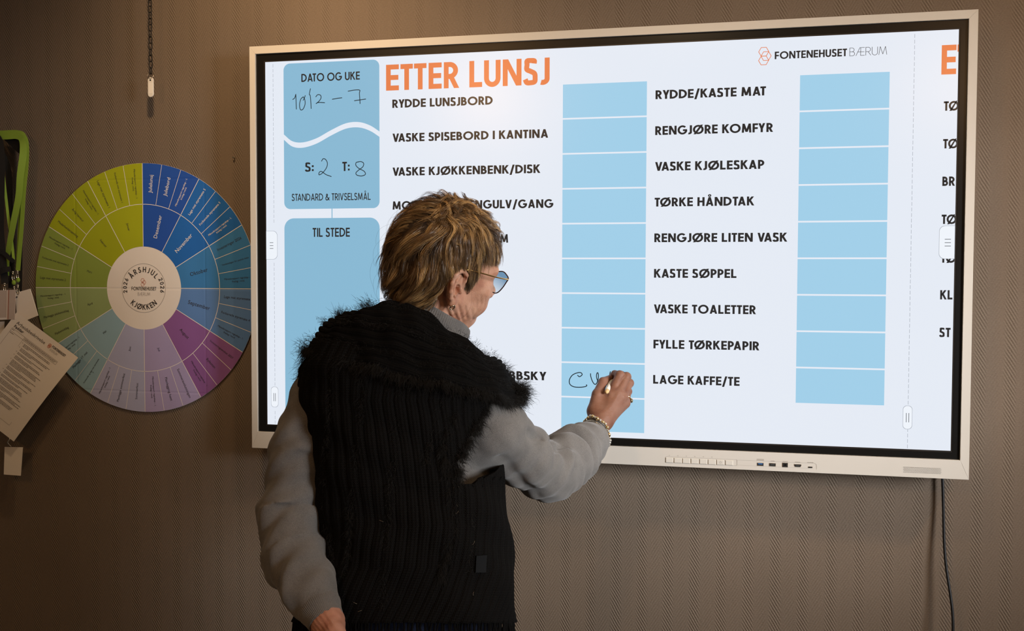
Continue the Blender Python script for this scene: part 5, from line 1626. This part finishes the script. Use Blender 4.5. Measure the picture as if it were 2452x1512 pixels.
def ribbons(paths, rads, nrm, name, mat, parent, vcol):
    """fine fibres as narrow strips lying on the head"""
    n_, k, _ = paths.shape
    T = np.gradient(paths, axis=1); S_ = np.cross(T, nrm); S_ /= np.linalg.norm(S_, axis=2)[..., None]+1e-12
    v = np.stack([paths-S_*rads[..., None], paths+S_*rads[..., None]], 2).astype(np.float32)
    b = (np.arange(n_)[:, None]*k+np.arange(k-1)[None])*2
    F = np.stack([b, b+1, b+3, b+2], -1).reshape(-1, 4)
    return mk(name, v.reshape(-1, 3), F, mat, parent, True, vcol=np.repeat(vcol.reshape(n_*k, -1), 2, axis=0))
SU = smooth_paths(SP, KU)
NU = sgrad(SU.reshape(-1, 3)).reshape(SU.shape)
tilt = rng.normal(0, .55, (ns, 1, 3)); NU = NU+tilt; NU /= np.linalg.norm(NU, axis=2)[..., None]
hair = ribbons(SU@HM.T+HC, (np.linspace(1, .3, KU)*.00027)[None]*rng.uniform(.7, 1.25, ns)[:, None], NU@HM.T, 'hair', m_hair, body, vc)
# flyaway hairs
nf = 80
fy = grow(q[nc:nc+nf], rng.uniform(.05, .10, nf), np.full(nf, .028), rng.uniform(.012, .034, nf), np.full(nf, .006))
ez = (((fy[..., 0]-EAR_L[0])/.03)**2+((fy[..., 2]-EAR_L[2])/.04)**2 < 1).any(1)
fy = fy[~ez & ~((fy[..., 0] > .03) & (fy[..., 2] < .03)).any(1)]
fy = smooth_paths(fy, 20)
vc = np.ones((len(fy), 20, 4)); vc[..., :3] = cm_
strands(fy@HM.T+HC, np.full((1, 20), .00011), 'flyaway_hair', m_hair, hair, 3, vc)
# dense under-layer over the skull
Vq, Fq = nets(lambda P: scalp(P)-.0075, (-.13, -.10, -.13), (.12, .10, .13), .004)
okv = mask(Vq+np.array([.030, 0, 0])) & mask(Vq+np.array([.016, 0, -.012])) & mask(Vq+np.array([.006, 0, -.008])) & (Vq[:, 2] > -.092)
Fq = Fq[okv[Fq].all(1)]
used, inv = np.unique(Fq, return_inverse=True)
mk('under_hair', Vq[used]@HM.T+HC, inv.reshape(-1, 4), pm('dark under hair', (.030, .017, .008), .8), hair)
# eyebrows
for sy in (-1, 1):
    br_ = []
    for k in range(150):
        s = rng.uniform(0, 1); p = np.array([.0985-.027*s**2, sy*(.014+.036*s), -.0065+.006*math.sin(PI*min(1, s*1.1))+rng.normal(0, .0014)])
        d = np.array([-.1-.3*s, sy*.9, .25-.4*s]); d /= np.linalg.norm(d); tq = np.linspace(0, 1, 4)
        br_.append(p+d*(tq*.008)[:, None]+np.array([.0015, 0, 0])*np.sin(tq*PI)[:, None])
    br_ = np.array(br_); vc = np.ones((len(br_), 4, 4)); vc[..., :3] = (.08, .055, .04)
    strands(br_@HM.T+HC, np.linspace(.0003, .0001, 4)[None], 'eyebrow', m_hair, body, 3, vc)
# ------------------------------------------------------------------ glasses
glasses = _emp('eyeglasses'); glasses.parent = person; glasses['label'] = 'cat eye glasses with blue tinted lenses and gold temples'
m_gold = pm('polished gold', (.85, .55, .20), .22, metal=1.); m_rim = pm('dark burgundy rim', (.045, .012, .012), .3)
m_lens = bpy.data.materials.new('blue gradient lens'); m_lens.use_nodes = True
nt_ = m_lens.node_tree; nt_.nodes.clear()
o_ = nt_.nodes.new('ShaderNodeOutputMaterial'); mx = nt_.nodes.new('ShaderNodeMixShader'); tr_ = nt_.nodes.new('ShaderNodeBsdfTransparent'); gl = nt_.nodes.new('ShaderNodeBsdfGlossy')
gl.inputs['Roughness'].default_value = .03; mx.inputs[0].default_value = .06
uvm = nt_.nodes.new('ShaderNodeUVMap'); sx_ = nt_.nodes.new('ShaderNodeSeparateXYZ'); rp = nt_.nodes.new('ShaderNodeValToRGB')
rp.color_ramp.elements[0].position = .15; rp.color_ramp.elements[0].color = (.80, .86, .90, 1); rp.color_ramp.elements[1].position = .75; rp.color_ramp.elements[1].color = (.20, .36, .50, 1)
nt_.links.new(uvm.outputs[0], sx_.inputs[0]); nt_.links.new(sx_.outputs[1], rp.inputs[0]); nt_.links.new(rp.outputs[0], tr_.inputs[0])
nt_.links.new(tr_.outputs[0], mx.inputs[1]); nt_.links.new(gl.outputs[0], mx.inputs[2]); nt_.links.new(mx.outputs[0], o_.inputs[0])
LP = [(-.0150, -.0270), (-.0280, -.0185), (-.0460, -.0125), (-.0620, -.0135), (-.0740, -.0170), (-.0700, -.0250), (-.0610, -.0390), (-.0480, -.0530), (-.0340, -.0590), (-.0210, -.0570), (-.0140, -.0440)]
def lens_x(l): return .1050-.0100*(abs(l)/.075)**2
lp = spline(LP, 5, True)
front = []
for sgn, nm in ((1, 'right'), (-1, 'left')):
    loop = [h2w((lens_x(a), a*sgn, b)) for a, b in lp]
    fr_o = MB().tube(loop, .0011, 8, closed=True)
    n = len(lp)
    if sgn == 1: rimo = fr_o
    else: rimo.add(fr_o.v, fr_o.f)
    c2 = lp.mean(0); rings = [lp*(1-k)+c2*k for k in (0, .33, .66)]
    v = [h2w((lens_x(a)-.0006+.0016*k, a*sgn, b)) for k, R_q in zip((0, .6, 1), rings) for a, b in R_q]+[h2w((lens_x(c2[0])+.0014, c2[0]*sgn, c2[1]))]
    f = [(k*n+i, k*n+(i+1) % n, (k+1)*n+(i+1) % n, (k+1)*n+i) for k in (0, 1) for i in range(n)]+[(2*n+i, 2*n+(i+1) % n, 3*n) for i in range(n)]
    uv = [(0, (b+.060)/.050) for R_q in rings for a, b in R_q]+[(0, (c2[1]+.06)/.050)]
    mk('lens', v, f, m_lens, glasses, True, uv=uv)
rimo.tube(spline([h2w((lens_x(.015), -.0150, -.0270)), h2w((.1155, -.006, -.0235)), h2w((.1155, .006, -.0235)), h2w((lens_x(.015), .0150, -.0270))], 5), .0012, 8)
rimo.obj('rim', m_rim, glasses, True)
for sgn in (1, -1):
    P = spline([h2w(p) for p in ((.0960, -.0705*sgn, -.0190), (.091, -.0765*sgn, -.0180), (.055, -.0850*sgn, -.0135), (.010, -.0860*sgn, -.0075), (-.010, -.0830*sgn, -.0075), (-.030, -.0790*sgn, -.022), (-.038, -.0760*sgn, -.042))], 8)
    MB().tube(P, [.0013]*len(P), 8).obj('temple', m_gold, glasses, True)
    MB().sphere(h2w((.0955, -.0715*sgn, -.0190)), .0022, 10, 6).obj('hinge', m_gold, glasses, True)
# ------------------------------------------------------------------ earring, bracelet, finger ring
ca, sa = math.cos(.14), math.sin(.14)
def earp(bx, by, z, sgn=-1):
    ex_ = -bx*ca+by*sa; ey_ = bx*sa+by*ca
    return h2w((EAR_L[0]+ex_, sgn*(.0735+ey_), EAR_L[2]+z))
MB().tube([earp(.002+(.0050)*math.cos(a), .0085+.0030*math.sin(a), -.0365+.0050*math.sin(a)) for a in np.linspace(0, 2*PI, 25)[:-1]], .0012, 8, closed=True).obj('earring', pm('silver gold hoop', (.80, .70, .52), .2, metal=1.), person, True)
m_bead = pm('bracelet silver', (.78, .72, .60), .18, metal=1.); m_bead2 = pm('bracelet gold', (.80, .60, .32), .2, metal=1.); m_pearl = pm('grey pearl', (.42, .39, .35), .2, metal=.5)
wa = (RW-RW0)/np.linalg.norm(RW-RW0); wu = np.cross(wa, FH); wu /= np.linalg.norm(wu); wv2 = np.cross(wa, wu)
brac = _emp('bracelet'); brac.parent = person
bc = A(1429, 1037, DS-.148); nb_ = 31
for k in range(nb_):
    a = 2*PI*k/nb_
    p = bc+(BE1*math.cos(a)*.0372+BE2*math.sin(a)*.0345)+wa*(.0018*math.sin(a*5))
    r = [.0036, .0041, .0034, .0039][k % 4]*(1.12 if k < 4 else 1)
    MB().sphere(p, r, 10, 7, sc=(1, 1, .8+.4*((k*7) % 3)/2)).obj('bead', m_pearl if k < 4 else [m_bead, m_bead2, m_bead, m_bead2][k % 4], brac, True)
MB().tube([bc-wa*.0075+(BE1*math.cos(a)*.0350+BE2*math.sin(a)*.034)+wa*.003*math.cos(a+1) for a in np.linspace(0, 2*PI, 61)[:-1]], [.0009+.0005*(k % 2) for k in range(60)], 6, closed=True).obj('thin_chain', m_bead, brac, True)
g0 = mcp[3]*.62+pip[3]*.38; ga = (pip[3]-mcp[3]); ga /= np.linalg.norm(ga); gu = np.cross(ga, FH); gu /= np.linalg.norm(gu); gv = np.cross(ga, gu)
fring = MB().tube([g0+(gu*math.cos(a)+gv*math.sin(a))*.0103 for a in np.linspace(0, 2*PI, 33)[:-1]], .0014, 8, closed=True).obj('finger_ring', m_bead2, person, True)
gs = max((gu, -gu), key=lambda w_: w_@RH)
MB().sphere(g0+gs*.0125, .0046, 10, 7, sc=(.8, .9, 1.1)).obj('ring_stone', pm('ring stone', (.20, .17, .10), .15, metal=.6), fring, True)
# ------------------------------------------------------------------ stylus held in the right hand
pen = root('stylus_pen', 'slim white stylus with tan end held in the right hand of the person', 'pen')
ax_ = pen_end-pen_tip; Lp = np.linalg.norm(ax_); ax_ /= Lp
def ptube(s0, s1, r0, r1, n=6): return tube([pen_tip+ax_*(s0+(s1-s0)*k/n) for k in range(n+1)], [r0+(r1-r0)*k/n for k in range(n+1)], 16)
q_ = MB().add(*ptube(.016, Lp-.012, .0050, .0051)); q_.obj('barrel', pm('white pen plastic', (.72, .68, .60), .35), pen, True)
q_ = MB().add(*ptube(0, .016, .0012, .0050)); q_.obj('nib', pm('pen nib', (.05, .05, .05), .5), pen, True)
kk = np.linspace(0, 1, 8)
q_ = MB().add(*tube([pen_end-ax_*.012+ax_*.0125*k for k in kk], [.0051*math.sqrt(max(0.02, 1-max(0, k-.35)**2/.4225)) for k in kk], 16)); q_.obj('end_cap', pm('tan pen end', (.62, .42, .20), .5), pen, True)
